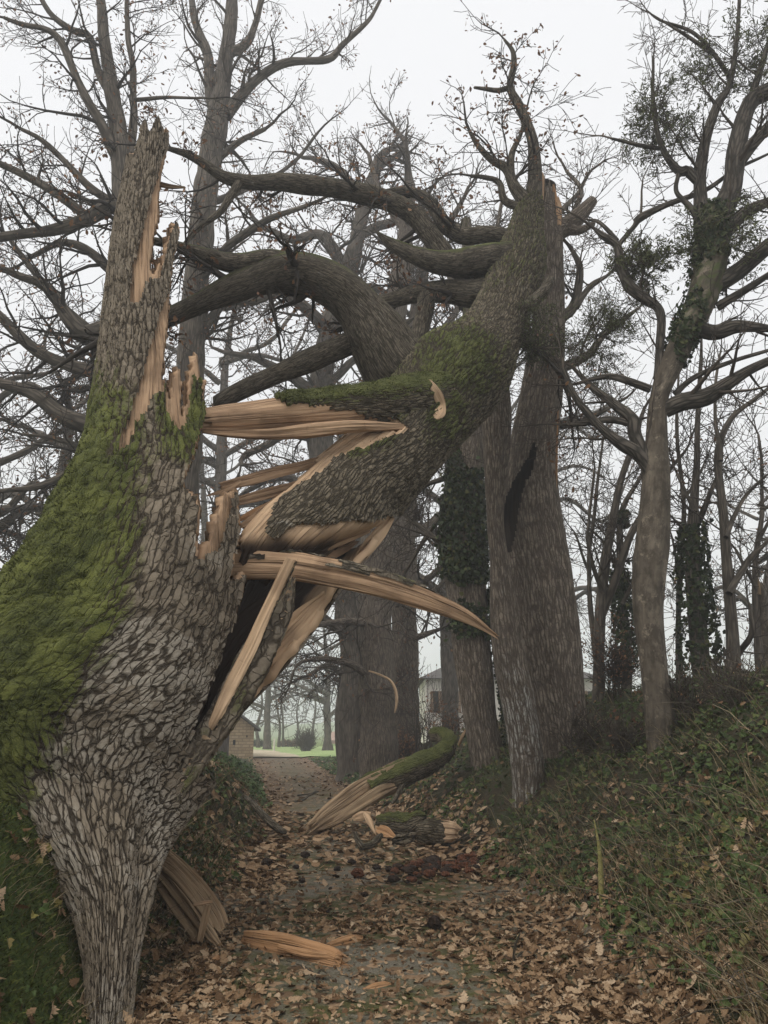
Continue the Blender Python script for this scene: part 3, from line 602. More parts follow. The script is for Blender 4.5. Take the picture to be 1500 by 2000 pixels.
def splinter(spec, parent, mat, name='splinter', depth=0.5, seed=0, blunt=False, barkside=None, sides=26, twist=0.0, rot=0.0, nudge=None, amp=0.3, barkthr=-0.42, barkmat='limb_bark', q=5.0):
    """a torn plank along pixel points (px, py, Y, width): flat section, fibres, ragged end"""
    pts = np.array([P(a, b, c) for a, b, c, w in spec]); wd = np.array([[wpx(w, p)/2] for p, (a, b, c, w) in zip(pts, spec)])
    L = np.linalg.norm(np.diff(pts, axis=0), axis=1).sum(); n = max(10, int(L/0.025))
    p, w, L = catmull(pts, wd, n); w = np.maximum(w[:, 0], 0.006)
    d = np.gradient(p, axis=0); d /= np.linalg.norm(d, axis=1, keepdims=True)
    view = p-CAM; view /= np.linalg.norm(view, axis=1, keepdims=True)
    u = np.cross(d, view); u /= np.linalg.norm(u, axis=1, keepdims=True); v = np.cross(u, d)
    th = np.arange(sides)*2*math.pi/sides
    c, s = np.cos(th), np.sin(th)
    sq = (np.abs(c)**q+np.abs(s)**q)**(-1/q)
    cx, cy = c*sq, s*sq*depth
    if twist: a = twist*np.linspace(0, 1, n)[:, None]; cx, cy = cx*np.cos(a)-cy*np.sin(a), cx*np.sin(a)+cy*np.cos(a)
    else: cx, cy = np.broadcast_to(cx, (n, sides)), np.broadcast_to(cy, (n, sides))
    S = np.linspace(0, L, n)
    nz = fbm(np.stack(np.broadcast_arrays(np.cos(th)[None]*2.6+seed*5, np.sin(th)[None]*2.6, S[:, None]*1.3), -1), 2, seed+40)
    nz = nz+0.4*fbm(np.stack(np.broadcast_arrays(np.cos(th)[None]*9+seed*5, np.sin(th)[None]*9, S[:, None]*1.1), -1), 2, seed+41)
    f = w[:, None]*(1+amp*nz)
    V = p[:, None, :]+u[:, None, :]*(cx*f)[..., None]+v[:, None, :]*(cy*f)[..., None]
    # ragged ends: shift end rings along the axis by a fibre noise
    rag = fbm(np.stack(np.broadcast_arrays(np.cos(th)*4+seed, np.sin(th)*4, np.zeros(sides)), -1), 2, seed+3)*w[[0, -1]].mean()*(0.9 if blunt else 1.8)
    for k in range(3):
        V[k] += -d[0]*(rag*(3-k)/3)[:, None]; V[-1-k] += d[-1]*(rag*(3-k)/3)[:, None]
    T = np.stack(np.broadcast_arrays(w.mean()*c[None]+seed*3, w.mean()*s[None]*depth, S[:, None]), -1)
    idx = np.arange(n*sides).reshape(n, sides); nx = np.roll(idx, -1, 1)
    F = np.stack([idx[1:], nx[1:], nx[:-1], idx[:-1]], -1).reshape(-1, 4)
    V = V.reshape(-1, 3); T = T.reshape(-1, 3)
    if nudge is not None: V = V+np.array(nudge)
    caps = np.stack([idx[0], idx[-1][::-1]])
    rt = np.full(len(V), float(rot))
    o = mobj(name, V, [F, caps], mat, parent, {'tc': T, 'rot': rt}, smooth=False)
    if barkside is not None:
        m = np.zeros(sides, bool); m[[i % sides for i in range(barkside[0], barkside[1])]] = True
        ctr = np.repeat(p, sides, 0)+(0 if nudge is None else np.array(nudge)); Vb = ctr+(V-ctr)*1.10+np.random.default_rng(seed).normal(0, 0.004, V.shape)
        keep = np.broadcast_to(m[None, :], (n, sides)).copy()
        keep &= (fbm(np.stack(np.broadcast_arrays(th[None]*2, S[:, None]*2.5, np.zeros((n, sides))), -1), 2, seed+77) > barkthr)
        vb, Fb, ub = masked_mesh(Vb.reshape(n, sides, 3), keep)
        if len(Fb): mobj('bark', vb, [Fb], M[barkmat], o, {'tc': T[ub], 'moss': np.full(len(vb), 0.25)})
    return o
# horizontal split limb with a mossy bark back (bark on top, torn wood below)
def slab(spec, mat, seed):
    return splinter(spec, oak, mat, 'split_limb', 0.85, seed)
SL = [(925,772,9.3,90),(865,778,8.8,104),(800,782,8.3,96),(730,793,7.9,88),(640,800,7.6,84),(560,806,7.3,76),(480,812,7.05,64),(430,815,6.9,56),(388,818,6.75,46)]
p, r = limb_path(SL, 0.03, 0.0, 3)
V, Q, T, U = tube_batch([(p, r*0.98)], 40)
n = len(p); Vg = V.reshape(n, 40, 3); px, py = proj(Vg)
edge = np.interp(px, [380, 545, 560, 640, 700, 760, 812, 840, 900], [700, 772, 785, 800, 812, 832, 838, 900, 900])
Ug = U.reshape(n, 40)
jit = 7*vnoise(np.stack([px*0.08, py*0.02, px*0], -1), 6)
front = np.einsum('ijk,ijk->ij', Vg-p[:, None, :], CAM-Vg) > 0
kb = np.where(front, (py+jit) < edge, Ug > 0.0) & (px+2*jit > np.where(front, 520, 560))
vb, Fb, ub = masked_mesh(Vg, kb)
slabo = mobj('split_limb', vb, [Fb], M['fall_bark'], oak, {'tc': T[ub], 'moss': np.clip(0.25+0.55*sstep(-0.2, 0.5, U[ub]), 0, 1)*0.95})
md = slabo.modifiers.new('shell', 'SOLIDIFY'); md.thickness = 0.025; md.offset = -1
o = splinter([(a, b+ (4 if a < 700 else 2), c, w*0.93) for a, b, c, w in SL], slabo, M['wood'], 'split_wood', 0.95, 5, sides=36, amp=0.10, q=2.0)
splinter([(396,842,6.75,8),(450,846,6.85,16),(520,848,7.0,20),(600,842,7.2,26),(700,834,7.5,22),(800,834,7.95,10)], oak, M['wood'], 'splinter', 1.2, 6)
# long torn arm pointing over the lane
splinter([(420,1105,6.75,52),(470,1103,6.75,58),(560,1105,6.7,56),(640,1118,6.7,52),(700,1130,6.7,47),(780,1152,6.75,42),(850,1177,6.8,34),(910,1203,6.9,24),(962,1237,7.0,7)], oak, M['wood'], 'splinter', 0.7, 7, barkside=(-5, 5), barkthr=-0.25)
# upright stake and bark plank beside it
splinter([(570,1092,6.35,20),(547,1140,6.35,22),(514,1210,6.32,22),(490,1265,6.28,24),(452,1340,6.2,24),(422,1402,6.1,20),(404,1435,6.08,8)], oak, M['wood_pale'], 'splinter', 0.8, 8, blunt=True, barkside=(-3, 6))
splinter([(568,1130,6.55,14),(550,1190,6.5,38),(518,1250,6.42,54),(480,1320,6.32,58),(434,1400,6.2,54),(388,1470,6.05,48),(338,1550,5.9,38),(295,1650,5.75,16)], oak, M['wood_old'], 'splinter', 0.6, 9, barkside=(0, 26), barkthr=-2, barkmat='stump_bark_thin')
# thin blades between stump and trunk
splinter([(655,893,7.9,16),(600,908,7.6,20),(540,922,7.3,22),(490,936,7.1,22),(432,950,6.95,16)], oak, M['wood'], 'splinter', 0.5, 10, blunt=True)
splinter([(470,940,7.0,5),(440,957,6.95,9),(405,968,6.9,3)], oak, M['wood'], 'splinter', 0.5, 11)
splinter([(630,930,7.9,18),(580,950,7.6,20),(520,965,7.3,20),(470,978,7.1,17),(428,992,6.95,5)], oak, M['wood'], 'splinter', 0.5, 12)
splinter([(570,965,7.5,12),(520,990,7.3,14),(490,1003,7.2,12),(462,1018,7.05,5)], oak, M['wood_orange'], 'splinter', 0.5, 13)
splinter([(560,1000,7.35,30),(520,1030,7.2,38),(480,1062,7.0,40),(445,1090,6.85,22)], oak, M['wood'], 'splinter', 0.6, 14)
splinter([(300,357,7.3,10),(330,364,7.25,9),(361,366,7.2,4)], oak, M['wood_old'], 'splinter', 0.6, 15)
# hinge: a torn shell of trunk still joining stump and fallen trunk; bark outside, wood inside
E1 = [(328,1590,5.95),(382,1495,6.2),(428,1435,6.35),(480,1378,6.5),(540,1318,6.65),(590,1260,6.8),(630,1205,6.95),(660,1158,7.05),(700,1105,7.25),(735,1058,7.45)]
E2 = [(300,1560,6.7),(350,1460,6.95),(385,1390,7.1),(405,1330,7.25),(425,1270,7.4),(440,1220,7.5),(455,1175,7.6),(475,1130,7.7),(520,1080,7.85),(580,1030,8.0)]
n = 90; a, _, _ = catmull([P(*e) for e in E1], np.zeros((len(E1), 1)), n); b, _, _ = catmull([P(*e) for e in E2], np.zeros((len(E2), 1)), n)
tt = np.linspace(0, 1, 34)[None, :, None]
d = np.gradient(a, axis=0); d /= np.linalg.norm(d, axis=1, keepdims=True)
nm = np.cross(b-a, d); nm /= np.linalg.norm(nm, axis=1, keepdims=True); nm *= np.sign(nm[:, 0:1])       # outwards: to the right and down
H = a[:, None, :]*(1-tt)+b[:, None, :]*tt+nm[:, None, :]*((0.06+0.24*np.linspace(0, 1, n))[:, None, None]*np.sin(np.pi*np.clip(tt, 0, 1))**0.8)
S = np.linspace(0, 3.4, n)[:, None]; tcH = np.stack(np.broadcast_arrays(tt[..., 0]*1.2, np.zeros((n, 34)), S), -1)
rag = fbm(np.stack(np.broadcast_arrays(S*3, tt[..., 0]*9, np.zeros((n, 34))), -1), 3, 51)
Hw = H+nm[:, None, :]*(-0.06+0.05*rag)[..., None]
Hw[:, 0] += (vnoise(np.stack([S[:, 0]*9, S[:, 0]*0, S[:, 0]*0], -1), 3)*0.03)[:, None]*(a-b)/np.linalg.norm(a-b, axis=1, keepdims=True)
idx = np.arange(n*34).reshape(n, 34); F = np.stack([idx[:-1, :-1], idx[:-1, 1:], idx[1:, 1:], idx[1:, :-1]], -1).reshape(-1, 4)
rt = np.broadcast_to(sstep(0.22, 0.45, tt[..., 0]), (n, 34))*0.95  # darker away from the rim: depth shade of the cavity in the colour
hinge = mobj('hinge_shell', H.reshape(-1, 3), [F], M['stump_bark_thin'], oak, {'tc': tcH.reshape(-1, 3), 'moss': np.zeros(n*34)})
md = hinge.modifiers.new('shell', 'SOLIDIFY'); md.thickness = 0.03; md.offset = 0
hw_ = mobj('split_wood', Hw.reshape(-1, 3), [F], M['wood_pale'], hinge, {'tc': tcH.reshape(-1, 3), 'rot': rt.ravel()})
md = hw_.modifiers.new('shell', 'SOLIDIFY'); md.thickness = 0.07; md.offset = 0
splinter([(635,1165,6.95,20),(590,1210,6.85,42),(540,1262,6.75,44),(500,1310,6.65,30),(470,1350,6.6,8)], oak, M['wood_pale'], 'splinter', 0.35, 16)
splinter([(560,1150,7.1,30),(520,1190,7.05,50),(470,1240,7.0,60),(430,1300,6.9,50),(400,1370,6.8,24)], oak, M['wood'], 'splinter', 0.4, 17, rot=0.85)  # inner shard coloured dark to carry the cavity's shade
def surf_y(px, py):
    best = 99.0
    for ob in (fallen, slabo):
        me = ob.data; co = np.empty(len(me.vertices)*3, np.float32); me.vertices.foreach_get('co', co); co = co.reshape(-1, 3)+np.array(oak.location)
        x, y = proj(co); k = np.hypot(x-px, y-py) < 9
        if k.any(): best = min(best, float(co[k, 1].min()))
    return best
# layered splinters round the torn end of the fallen trunk
for k_, sp in enumerate([[(600,948,7.45,26),(545,985,7.3,30),(505,1012,7.2,26),(470,1030,7.05,10)], [(610,1000,7.25,24),(560,1030,7.1,34),(510,1052,7.0,34),(462,1085,6.9,16)], [(640,1030,7.2,16),(590,1044,7.1,26),(530,1062,7.0,28),(470,1098,6.85,14)],
        [(720,1030,7.5,20),(660,1052,7.3,30),(600,1072,7.15,32),(540,1092,7.0,22)], [(765,1012,7.7,10),(742,1042,7.6,22),(712,1078,7.5,24),(690,1106,7.4,12)], [(690,1055,7.6,20),(640,1078,7.4,30),(590,1096,7.2,18)]]):
    splinter(sp, oak, M[('wood', 'wood_pale', 'wood')[k_ % 3]], 'splinter', 0.45, 120+k_, rot=0.35 if k_ in (2, 5) else 0.0)  # two low splinters darkened to match the painted hollow
# torn scar on the trunk
splinter([(a, b, surf_y(a, b)+0.02, w) for a, b, w in [(838,744,8),(848,760,16),(856,776,20),(862,792,16),(858,806,22),(850,818,8)]], oak, M['wood_pale'], 'scar', 0.35, 18)

OAKO = dict(rmin=0.005, gn=0.22, up=0.03, max=4, kids=[0, 5, 4.5, 3.4], thick=0.025)
tw = Twigs(3)
OAK_LIMBS = [
 ([(800,745,9.4,150),(765,705,9.3,128),(735,655,9.2,112),(700,605,9.1,96),(655,562,9.0,86),(600,535,8.9,82),(545,532,8.8,76),(500,545,8.7,66),(455,565,8.6,56),(400,588,8.5,46),(345,612,8.4,40),(290,640,8.3,34)], 0.55, 1, 0),
 ([(590,528,8.88,50),(530,507,8.7,44),(470,512,8.55,40),(420,506,8.4,34),(375,492,8.3,26),(330,478,8.2,20),(290,470,8.1,16)], 0.6, 1, 0),
 ([(755,705,9.35,70),(700,674,9.3,50),(650,690,9.2,48),(590,714,9.1,45),(530,738,9.0,40),(470,766,8.9,36),(425,790,8.8,30)], 0.15, 0, 0),
 ([(1000,462,11.1,30),(950,458,11.1,34),(905,462,11.1,32),(870,440,11.1,30),(850,405,11.1,26),(820,380,11.1,22),(780,372,11.1,16),(740,378,11.1,11)], 0.3, 1, 1),
 ([(960,560,10.9,40),(890,520,11.0,42),(845,470,11.0,40),(810,425,11.0,40),(765,398,10.9,40),(710,378,10.8,38),(655,366,10.7,36),(600,362,10.6,40),(545,356,10.5,34),(490,356,10.4,28),(440,345,10.3,24),(400,318,10.2,18),(365,298,10.1,14),(330,286,10.0,9)], 0.35, 1, 1),
 ([(470,352,10.35,18),(450,385,10.3,16),(430,415,10.25,14),(390,445,10.2,12),(360,480,10.1,8)], 0.1, 1, 1),
 ([(1000,490,10.6,40),(960,503,10.6,58),(900,515,10.6,54),(850,515,10.6,46),(800,498,10.6,36),(765,475,10.6,22),(738,452,10.6,6)], 0.95, 0, 0),
 ([(980,560,10.7,60),(930,572,10.8,56),(870,568,10.9,46),(810,575,11.0,36),(750,590,11.1,28),(700,585,11.2,20),(640,560,11.3,12)], 0.2, 1, 1),
 ([(835,572,10.95,34),(828,610,10.9,34),(818,650,10.8,32),(812,685,10.7,26)], 0.1, 0, 0),
 ([(1075,545,10.3,16),(1062,572,10.2,22),(1030,598,10.1,26),(1003,622,10.0,28),(1000,650,10.0,28),(1030,668,10.05,26),(1065,690,10.1,22),(1095,725,10.2,16),(1110,770,10.3,9)], 0.25, 1, 0),
 ([(1040,400,11.35,36),(1046,350,11.35,28),(1044,300,11.35,24),(1034,255,11.35,20),(1012,205,11.35,17),(995,170,11.35,14),(1003,130,11.35,12),(1002,100,11.35,9),(986,78,11.35,5)], 0.15, 1, 1),
 ([(992,172,11.35,11),(972,176,11.35,9),(950,174,11.35,7),(928,172,11.35,5)], 0, 0, 1),
 ([(1028,395,11.3,30),(1005,365,11.3,22),(990,330,11.3,18),(960,312,11.3,14),(935,285,11.3,11),(918,258,11.3,7)], 0.1, 1, 1),
 ([(1000,350,11.3,14),(1000,300,11.3,12),(1018,260,11.3,8),(1030,215,11.3,5)], 0.1, 1, 1),
 ([(1020,405,11.3,18),(985,390,11.3,14),(975,355,11.3,12),(945,345,11.3,10),(918,342,11.3,6)], 0.1, 1, 1),
]
for i, (sp, ms, grow_, g2) in enumerate(OAK_LIMBS):
    p, r = limb_path(sp, 0.06, 0.03, i*7+1)
    limb_obj('limb', p, r, M['limb_bark'], oak, 20 if r.max() > 0.12 else 12, ms)
    if grow_: tw.along(p, r, 0.42 if g2 else 0.7, 1.0, OAKO, 2, 0.25, 0.35)
tw.build(oak, M['dark_twig'])
leaf_brown = leaf_mat('russet_oak_leaf', [(0.0, (0.10, 0.05, 0.03)), (0.5, (0.19, 0.10, 0.06)), (1.0, (0.30, 0.17, 0.09))])
tp = [t for t in tw.tips if R.random() < 0.6]
o = leaf_cloud('dry_leaves', tp, 0.08, leaf_brown, oak, 5, 0.05, per=2); tag(o, kind='stuff')
#--SECTION3--
# ------------------------------------------------------------------ standing trees
def rib_trunk(name, ribs, parent, mat, nth=56, ratio=0.95, step=0.06, mossf=None, seed=1, lump=0.05, polyb=None, hole=None, lichf=None, flare=0.0):
    fr = rib_frames(ribs, ratio, step)
    def rad(TH, S):
        k = 1+lump*fbm(np.stack([np.cos(TH)*2.2+seed*3, np.sin(TH)*2.2, S*0.9], -1), 3, seed)*1.6+0.02*np.sin(6*TH+seed)
        return k+flare*sstep(1.6, 0, S)*(0.35+0.5*np.maximum(0, np.sin(4*TH+seed)))
    V, TH, S, tc = rib_surface(fr, nth, rad); px, py = proj(V)
    jy = fibre(TH, S, 9, 8+seed, 20, 0.7)
    keep = np.ones(px.shape, bool)
    if polyb is not None: keep &= inpoly(px, py+jy, polyb)
    if hole is not None: keep &= ~inpoly(px+jy*0.25, py+jy*0.6, hole)
    v, F, u = masked_mesh(V, keep); z = np.zeros(len(v))
    moss = mossf(px, py, V).ravel()[u] if mossf else z
    lich = lichf(px, py).ravel()[u] if lichf else z
    return mobj(name, v, [F], mat, parent, {'tc': tc.reshape(-1, 3)[u]+seed*11.3, 'moss': moss, 'lich': lich}), fr
def both(y, pairs): return [((a, ya), (b, yb), y) for ya, a, yb, b in pairs]

# --- the pair of trunks the fallen oak leans on
sup = thing('oak_tree', 'twin-trunked oak with a dark hollow and snapped-off top propping the fallen trunk', 'tree', loc=tuple(P(1060, 1540, 11.8)))
RT = both(12.1, [(1620,1060,1560,1160),(1500,1050,1450,1152),(1380,1030,1360,1142),(1280,1012,1260,1134),(1150,992,1130,1119),(1000,974,1000,1096),(900,988,900,1089),(800,1010,800,1096),(700,1028,700,1103),(600,1043,600,1104),(500,1046,500,1101),(420,1047,420,1100),(330,1046,330,1092)])
HOLE = [(1041,862),(1032,895),(1018,920),(1004,940),(990,972),(980,1005),(978,1035),(984,1078),(996,1072),(1006,1035),(1014,985),(1022,948),(1038,915),(1048,880)]
SUP_TOP = [(1000,2300),(900,1700),(900,900),(1010,560),(1048,380),(1051,352),(1055,338),(1060,352),(1064,340),(1068,362),(1074,350),(1080,372),(1085,366),(1088,395),(1094,390),(1099,420),(1106,430),(1200,900),(1250,2300)]
trk, _ = rib_trunk('trunk', RT, sup, M['old_bark'], 160, 0.95, 0.028, seed=4, polyb=SUP_TOP, hole=HOLE, flare=0.12, lichf=lambda px, py: 0.5*sstep(1060, 1010, px)*sstep(1250, 1400, py))
hw2, _ = rib_trunk('hollow', [((a[0]+4, a[1]), (b[0]-12, b[1]), y+0.1) for a, b, y in RT[:-1]]+[((1053,352),(1086,362),12.1)], trk, wood_mat('hollow_shade_wood', (0.03, 0.02, 0.013), (0.016, 0.011, 0.008), (0.008, 0.006, 0.005)), 60, 0.8, 0.06, seed=5)  # solid near-black core behind the hole; the hollow's shade is its colour
LT_ = both(11.4, [(1680,1000,1620,1052),(1580,1003,1545,1058),(1500,999,1490,1061),(1400,985,1390,1048),(1300,966,1290,1028),(1200,957,1200,1012),(1100,957,1100,994),(1040,952,1040,985),(1000,950,1000,984),(940,947,940,988),(880,944,880,996),(800,940,800,998),(720,943,720,990),(640,950,640,985)])
rib_trunk('trunk', LT_, sup, M['old_bark'], 90, 0.95, 0.035, seed=6, flare=0.1, lichf=lambda px, py: 1.3*sstep(1150, 1420, py))
for sp, mt in (([(1052,420,11.95,10),(1056,380,11.9,12),(1058,345,11.9,9),(1054,334,11.9,3)], 'wood'), ([(1084,420,11.9,10),(1083,385,11.9,9),(1081,362,11.9,3)], 'wood_orange'), ([(1092,440,11.9,8),(1093,405,11.9,8),(1090,385,11.9,3)], 'wood'),
        ([(1088,800,11.85,5),(1086,900,11.85,6),(1085,1000,11.85,3)], 'wood_orange'), ([(982,960,11.7,5),(980,1010,11.65,7),(984,1080,11.65,6),(983,1125,11.65,3)], 'wood')):
    splinter(sp, sup, M[mt], 'splinter', 0.5, len(mt)+sp[0][0])
p, r = limb_path([(1085,450,12.1,44),(1110,440,12.1,36),(1135,418,12.1,32),(1158,392,12.1,20)], 0.06, 0.01, 2); limb_obj('limb', p, r, M['old_bark'], sup, 12)
p, r = limb_path([(1095,440,12.1,30),(1130,450,12.0,18),(1160,438,11.9,10)], 0.06, 0.02, 3); limb_obj('limb', p, r, M['old_bark'], sup, 10)
tw = Twigs(21); o_ = dict(OAKO, max=4, kids=[0, 4, 4, 3])
for sp in ([(1095,620,12.1,26),(1118,605,12.2,20),(1130,570,12.3,16),(1133,520,12.4,14),(1120,490,12.5,9)], [(1125,600,12.2,14),(1150,560,12.4,11),(1180,540,12.6,7)],
           [(1090,470,12.3,14),(1120,420,12.8,12),(1135,370,13.2,9),(1110,330,13.5,6)], [(1080,430,12.4,12),(1120,390,13.0,9),(1150,340,13.4,6)], [(1095,720,12.1,22),(1150,690,12.4,16),(1200,640,12.8,11),(1250,600,13.2,6)],
           [(1095,830,12.1,18),(1140,826,12.2,14),(1190,800,12.3,9)]):
    p, r = limb_path(sp, 0.1, 0.05, sp[0][1]); limb_obj('limb', p, r, M['tree_bark'], sup, 8); tw.along(p, r, 0.22, 1.0, o_, 2, 0.2, 0.4)
tw.build(sup, M['twig'])
o = leaf_cloud('dry_leaves', [t for t in tw.tips if R.random() < 0.15], 0.07, leaf_brown, sup, 6, 0.05); tag(o, kind='stuff')

# --- leaning trunk with ivy left of it
lean = thing('oak_tree', 'leaning ivy-wrapped oak trunk rising from the bank between the lane and the hollow twin trunks', 'tree', loc=tuple(P(955, 1510, 15.0)))
def ivy_moss(px, py, V): return np.clip(0.62*sstep(1200, 1000, py)*(vnoise(V*1.2, 3)*0.5+0.6), 0, 1)
rib_trunk('trunk', both(15.0, [(1600,930,1570,1000),(1520,924,1500,988),(1400,905,1400,970),(1300,890,1300,962),(1200,878,1200,951),(1100,868,1100,946),(1000,868,1000,942),(900,880,900,945),(800,893,800,944),(700,900,700,942),(560,905,560,935),(430,900,430,920)]), lean, M['old_bark'], 80, 0.95, 0.05, ivy_moss, 8, 0.06, flare=0.15)
ivy_leaf = leaf_mat('ivy_leaf', [(0.0, (0.012, 0.02, 0.008)), (0.5, (0.028, 0.045, 0.014)), (0.85, (0.05, 0.075, 0.025)), (1.0, (0.12, 0.12, 0.04))], 0.45, 0.1)
mist_leaf = leaf_mat('mistletoe_leaf', [(0.0, (0.05, 0.06, 0.025)), (0.6, (0.10, 0.115, 0.05)), (1.0, (0.17, 0.18, 0.085))], 0.5, 0.2)
def ivy_on(parent, ribs, n, seed, size=0.07, front=(-0.3, 3.4), out=1.08, y0=0, y1=3000, name='ivy', xf=None):
    fr = rib_frames(ribs, 0.95, 0.06); rng = np.random.default_rng(seed); C, A, B, s = fr
    i = rng.integers(0, len(C), n*3); th = rng.uniform(front[0], front[1], n*3)
    V = C[i]+(A[i]*np.cos(th)[:, None]+B[i]*np.sin(th)[:, None])*(out+rng.exponential(0.10, n*3))[:, None]
    px, py = proj(V); k = (py > y0)&(py < y1)&(fbm(V*1.7, 2, seed) > -0.05)
    if xf: k &= xf(px, py)
    V = V[k][:n]; tmpl = np.array([(0, -.5, 0), (.45, -.3, .06), (.3, .1, .02), (0, .55, -.06), (-.3, .1, .02), (-.45, -.3, .06)])
    rot = flat_rot(rng, len(V), (V-C[i][k][:n])/np.linalg.norm(V-C[i][k][:n], axis=1, keepdims=True), 0.5)
    o = scatter_leaves(name, V, rot, size*rng.uniform(0.6, 1.3, len(V)), tmpl, ivy_leaf, parent, rng.random(len(V))); tag(o, kind='stuff'); return o
ivy_on(lean, both(15.0, [(1250,878,1250,955),(1100,868,1100,946),(1000,868,1000,942),(900,880,900,945),(800,893,800,944),(700,900,700,942)]), 4200, 3, 0.085)
ivy_on(lean, both(14.9, [(1480,925,1480,990),(1300,895,1300,966),(1150,875,1150,952)]), 900, 4, 0.08, (-0.5, 0.5))
tw = Twigs(31)
for sp in ([(900,830,15,16),(850,870,14.6,12),(800,950,14.3,8)], [(880,1080,15,16),(840,1040,15.2,12),(800,1010,15.4,7)], [(940,760,15,20),(980,700,15.5,14),(1010,640,16,8)], [(905,600,15,20),(870,520,15.5,15),(850,430,16,9)], [(920,560,15,18),(960,480,16,12),(980,400,16.5,7)], [(872,1000,15,12),(830,1050,15.3,9),(790,1120,15.6,6)], [(875,930,15,12),(830,950,15.3,8),(790,1000,15.6,5)], [(945,900,15,10),(960,860,14.8,7)]):
    p, r = limb_path(sp, 0.1, 0.05, sp[0][1]); limb_obj('limb', p, r, M['tree_bark'], lean, 8); tw.along(p, r, 0.16, 1.1, dict(OAKO, kids=[0, 4, 4, 3], up=0.0, rmin=0.007), 2, 0.1, 0.4)
tw.build(lean, M['twig'])

# --- slender tree with mistletoe on the right
mtree = thing('slender_tree', 'slender pale-barked tree with twisting limbs and dark mistletoe bunches on the right bank', 'tree', loc=tuple(P(1287, 1500, 9.5)))
MT = both(9.5, [(1640,1262,1620,1325),(1540,1262,1530,1312),(1490,1266,1480,1306),(1400,1260,1400,1312),(1300,1250,1300,1302),(1200,1237,1200,1294),(1120,1236,1120,1299),(1050,1244,1050,1306),(950,1254,950,1309),(850,1262,850,1304),(790,1268,780,1306),(720,1284,715,1336),(650,1312,640,1374),(560,1346,550,1412),(470,1362,470,1420),(410,1362,410,1418)])
rib_trunk('trunk', MT, mtree, M['smooth_bark'], 56, 0.95, 0.04, lambda px, py, V: 0.5*sstep(800, 600, py), 12, 0.09, flare=0.1)
rib_trunk('trunk', both(9.7, [(1560,1300,1560,1330),(1480,1298,1480,1322),(1400,1298,1400,1318),(1320,1288,1320,1306),(1260,1278,1260,1294)]), mtree, M['smooth_bark'], 24, 0.9, 0.05, None, 13, 0.05)
tw = Twigs(41)
MO = dict(rmin=0.0045, gn=0.17, up=0.02, max=4, kids=[0, 4, 3, 2.4], thick=0.02)
for sp, ms in [([(1375,450,9.5,40),(1368,400,9.5,28),(1366,340,9.5,24),(1378,270,9.5,20),(1400,205,9.5,17),(1425,160,9.5,12),(1440,60,9.5,8),(1445,-40,9.5,6)], 0.1),
  ([(1400,430,9.5,46),(1428,370,9.5,38),(1440,290,9.5,34),(1462,205,9.5,30),(1500,178,9.4,30),(1560,150,9.3,24)], 0.2),
  ([(1440,320,9.5,26),(1470,280,9.4,24),(1510,235,9.3,20),(1560,170,9.2,14)], 0.1),
  ([(1468,190,9.45,14),(1490,120,9.4,11),(1510,50,9.35,7)], 0.1),
  ([(1390,560,9.5,36),(1440,530,9.4,34),(1500,480,9.2,30),(1570,430,9.0,26)], 0.2),
  ([(1400,470,9.5,30),(1450,420,9.4,26),(1500,395,9.3,20),(1560,380,9.2,14)], 0.2),
  ([(1360,640,9.5,30),(1395,650,9.4,30),(1440,638,9.3,26),(1500,642,9.1,16),(1560,650,9.0,10)], 0.2),
  ([(1298,800,9.5,34),(1335,785,9.4,34),(1380,775,9.3,34),(1420,750,9.2,26),(1470,720,9.1,20),(1540,690,9.0,14)], 0.15),
  ([(1318,770,9.5,12),(1360,735,9.4,10),(1430,705,9.2,9),(1500,685,9.1,7)], 0.1),
  ([(1400,600,9.5,18),(1450,570,9.3,15),(1510,530,9.1,11)], 0.1),
  ([(1275,930,9.5,30),(1250,890,9.5,28),(1215,868,9.5,26),(1185,845,9.5,20),(1150,810,9.5,17),(1120,770,9.5,14),(1100,720,9.5,9)], 0.35),
  ([(1262,905,9.5,26),(1240,850,9.5,26),(1235,820,9.5,24),(1200,790,9.6,18),(1160,760,9.7,14),(1130,730,9.8,9)], 0.55),
  ([(1240,830,9.5,14),(1190,820,9.6,13),(1140,828,9.7,10),(1095,830,9.8,6)], 0.2),
  ([(1270,760,9.5,16),(1230,745,9.5,14),(1190,735,9.6,12),(1150,742,9.7,8)], 0.3),
  ([(1285,740,9.5,18),(1288,680,9.5,16),(1290,610,9.5,16),(1262,585,9.5,22),(1232,560,9.5,24),(1214,520,9.5,20),(1205,480,9.5,16),(1180,462,9.5,14),(1163,448,9.5,8)], 0.1),
  ([(1205,482,9.5,10),(1240,440,9.5,9),(1250,425,9.5,16),(1300,400,9.5,12),(1380,370,9.6,9),(1440,330,9.7,7),(1500,300,9.8,5)], 0.05),
  ([(1205,470,9.5,9),(1170,435,9.6,7),(1150,430,9.7,5)], 0.05),
  ([(1366,360,9.5,14),(1345,335,9.5,20),(1325,333,9.5,16),(1300,300,9.5,12),(1283,255,9.5,10),(1274,190,9.5,8),(1275,110,9.5,4)], 0.05),
  ([(1288,290,9.5,9),(1245,283,9.5,7),(1196,272,9.5,5)], 0.05),
  ([(1425,150,9.5,9),(1390,100,9.5,8),(1350,62,9.5,7),(1290,40,9.5,5),(1265,22,9.5,3)], 0.05),
  ([(1400,110,9.5,8),(1355,80,9.5,7),(1290,40,9.5,4)], 0.05),
  ([(1325,340,9.5,8),(1322,375,9.5,8),(1350,405,9.5,12),(1365,430,9.5,14)], 0.05)]:
    p, r = limb_path(sp, 0.05, 0.012, sp[0][0]+sp[0][1]); limb_obj('limb', p, r, M['dark_bark'], mtree, 12, ms); tw.along(p, r, 0.33, 0.75, MO, 2, 0.15, 0.35)
tw.build(mtree, M['twig'])
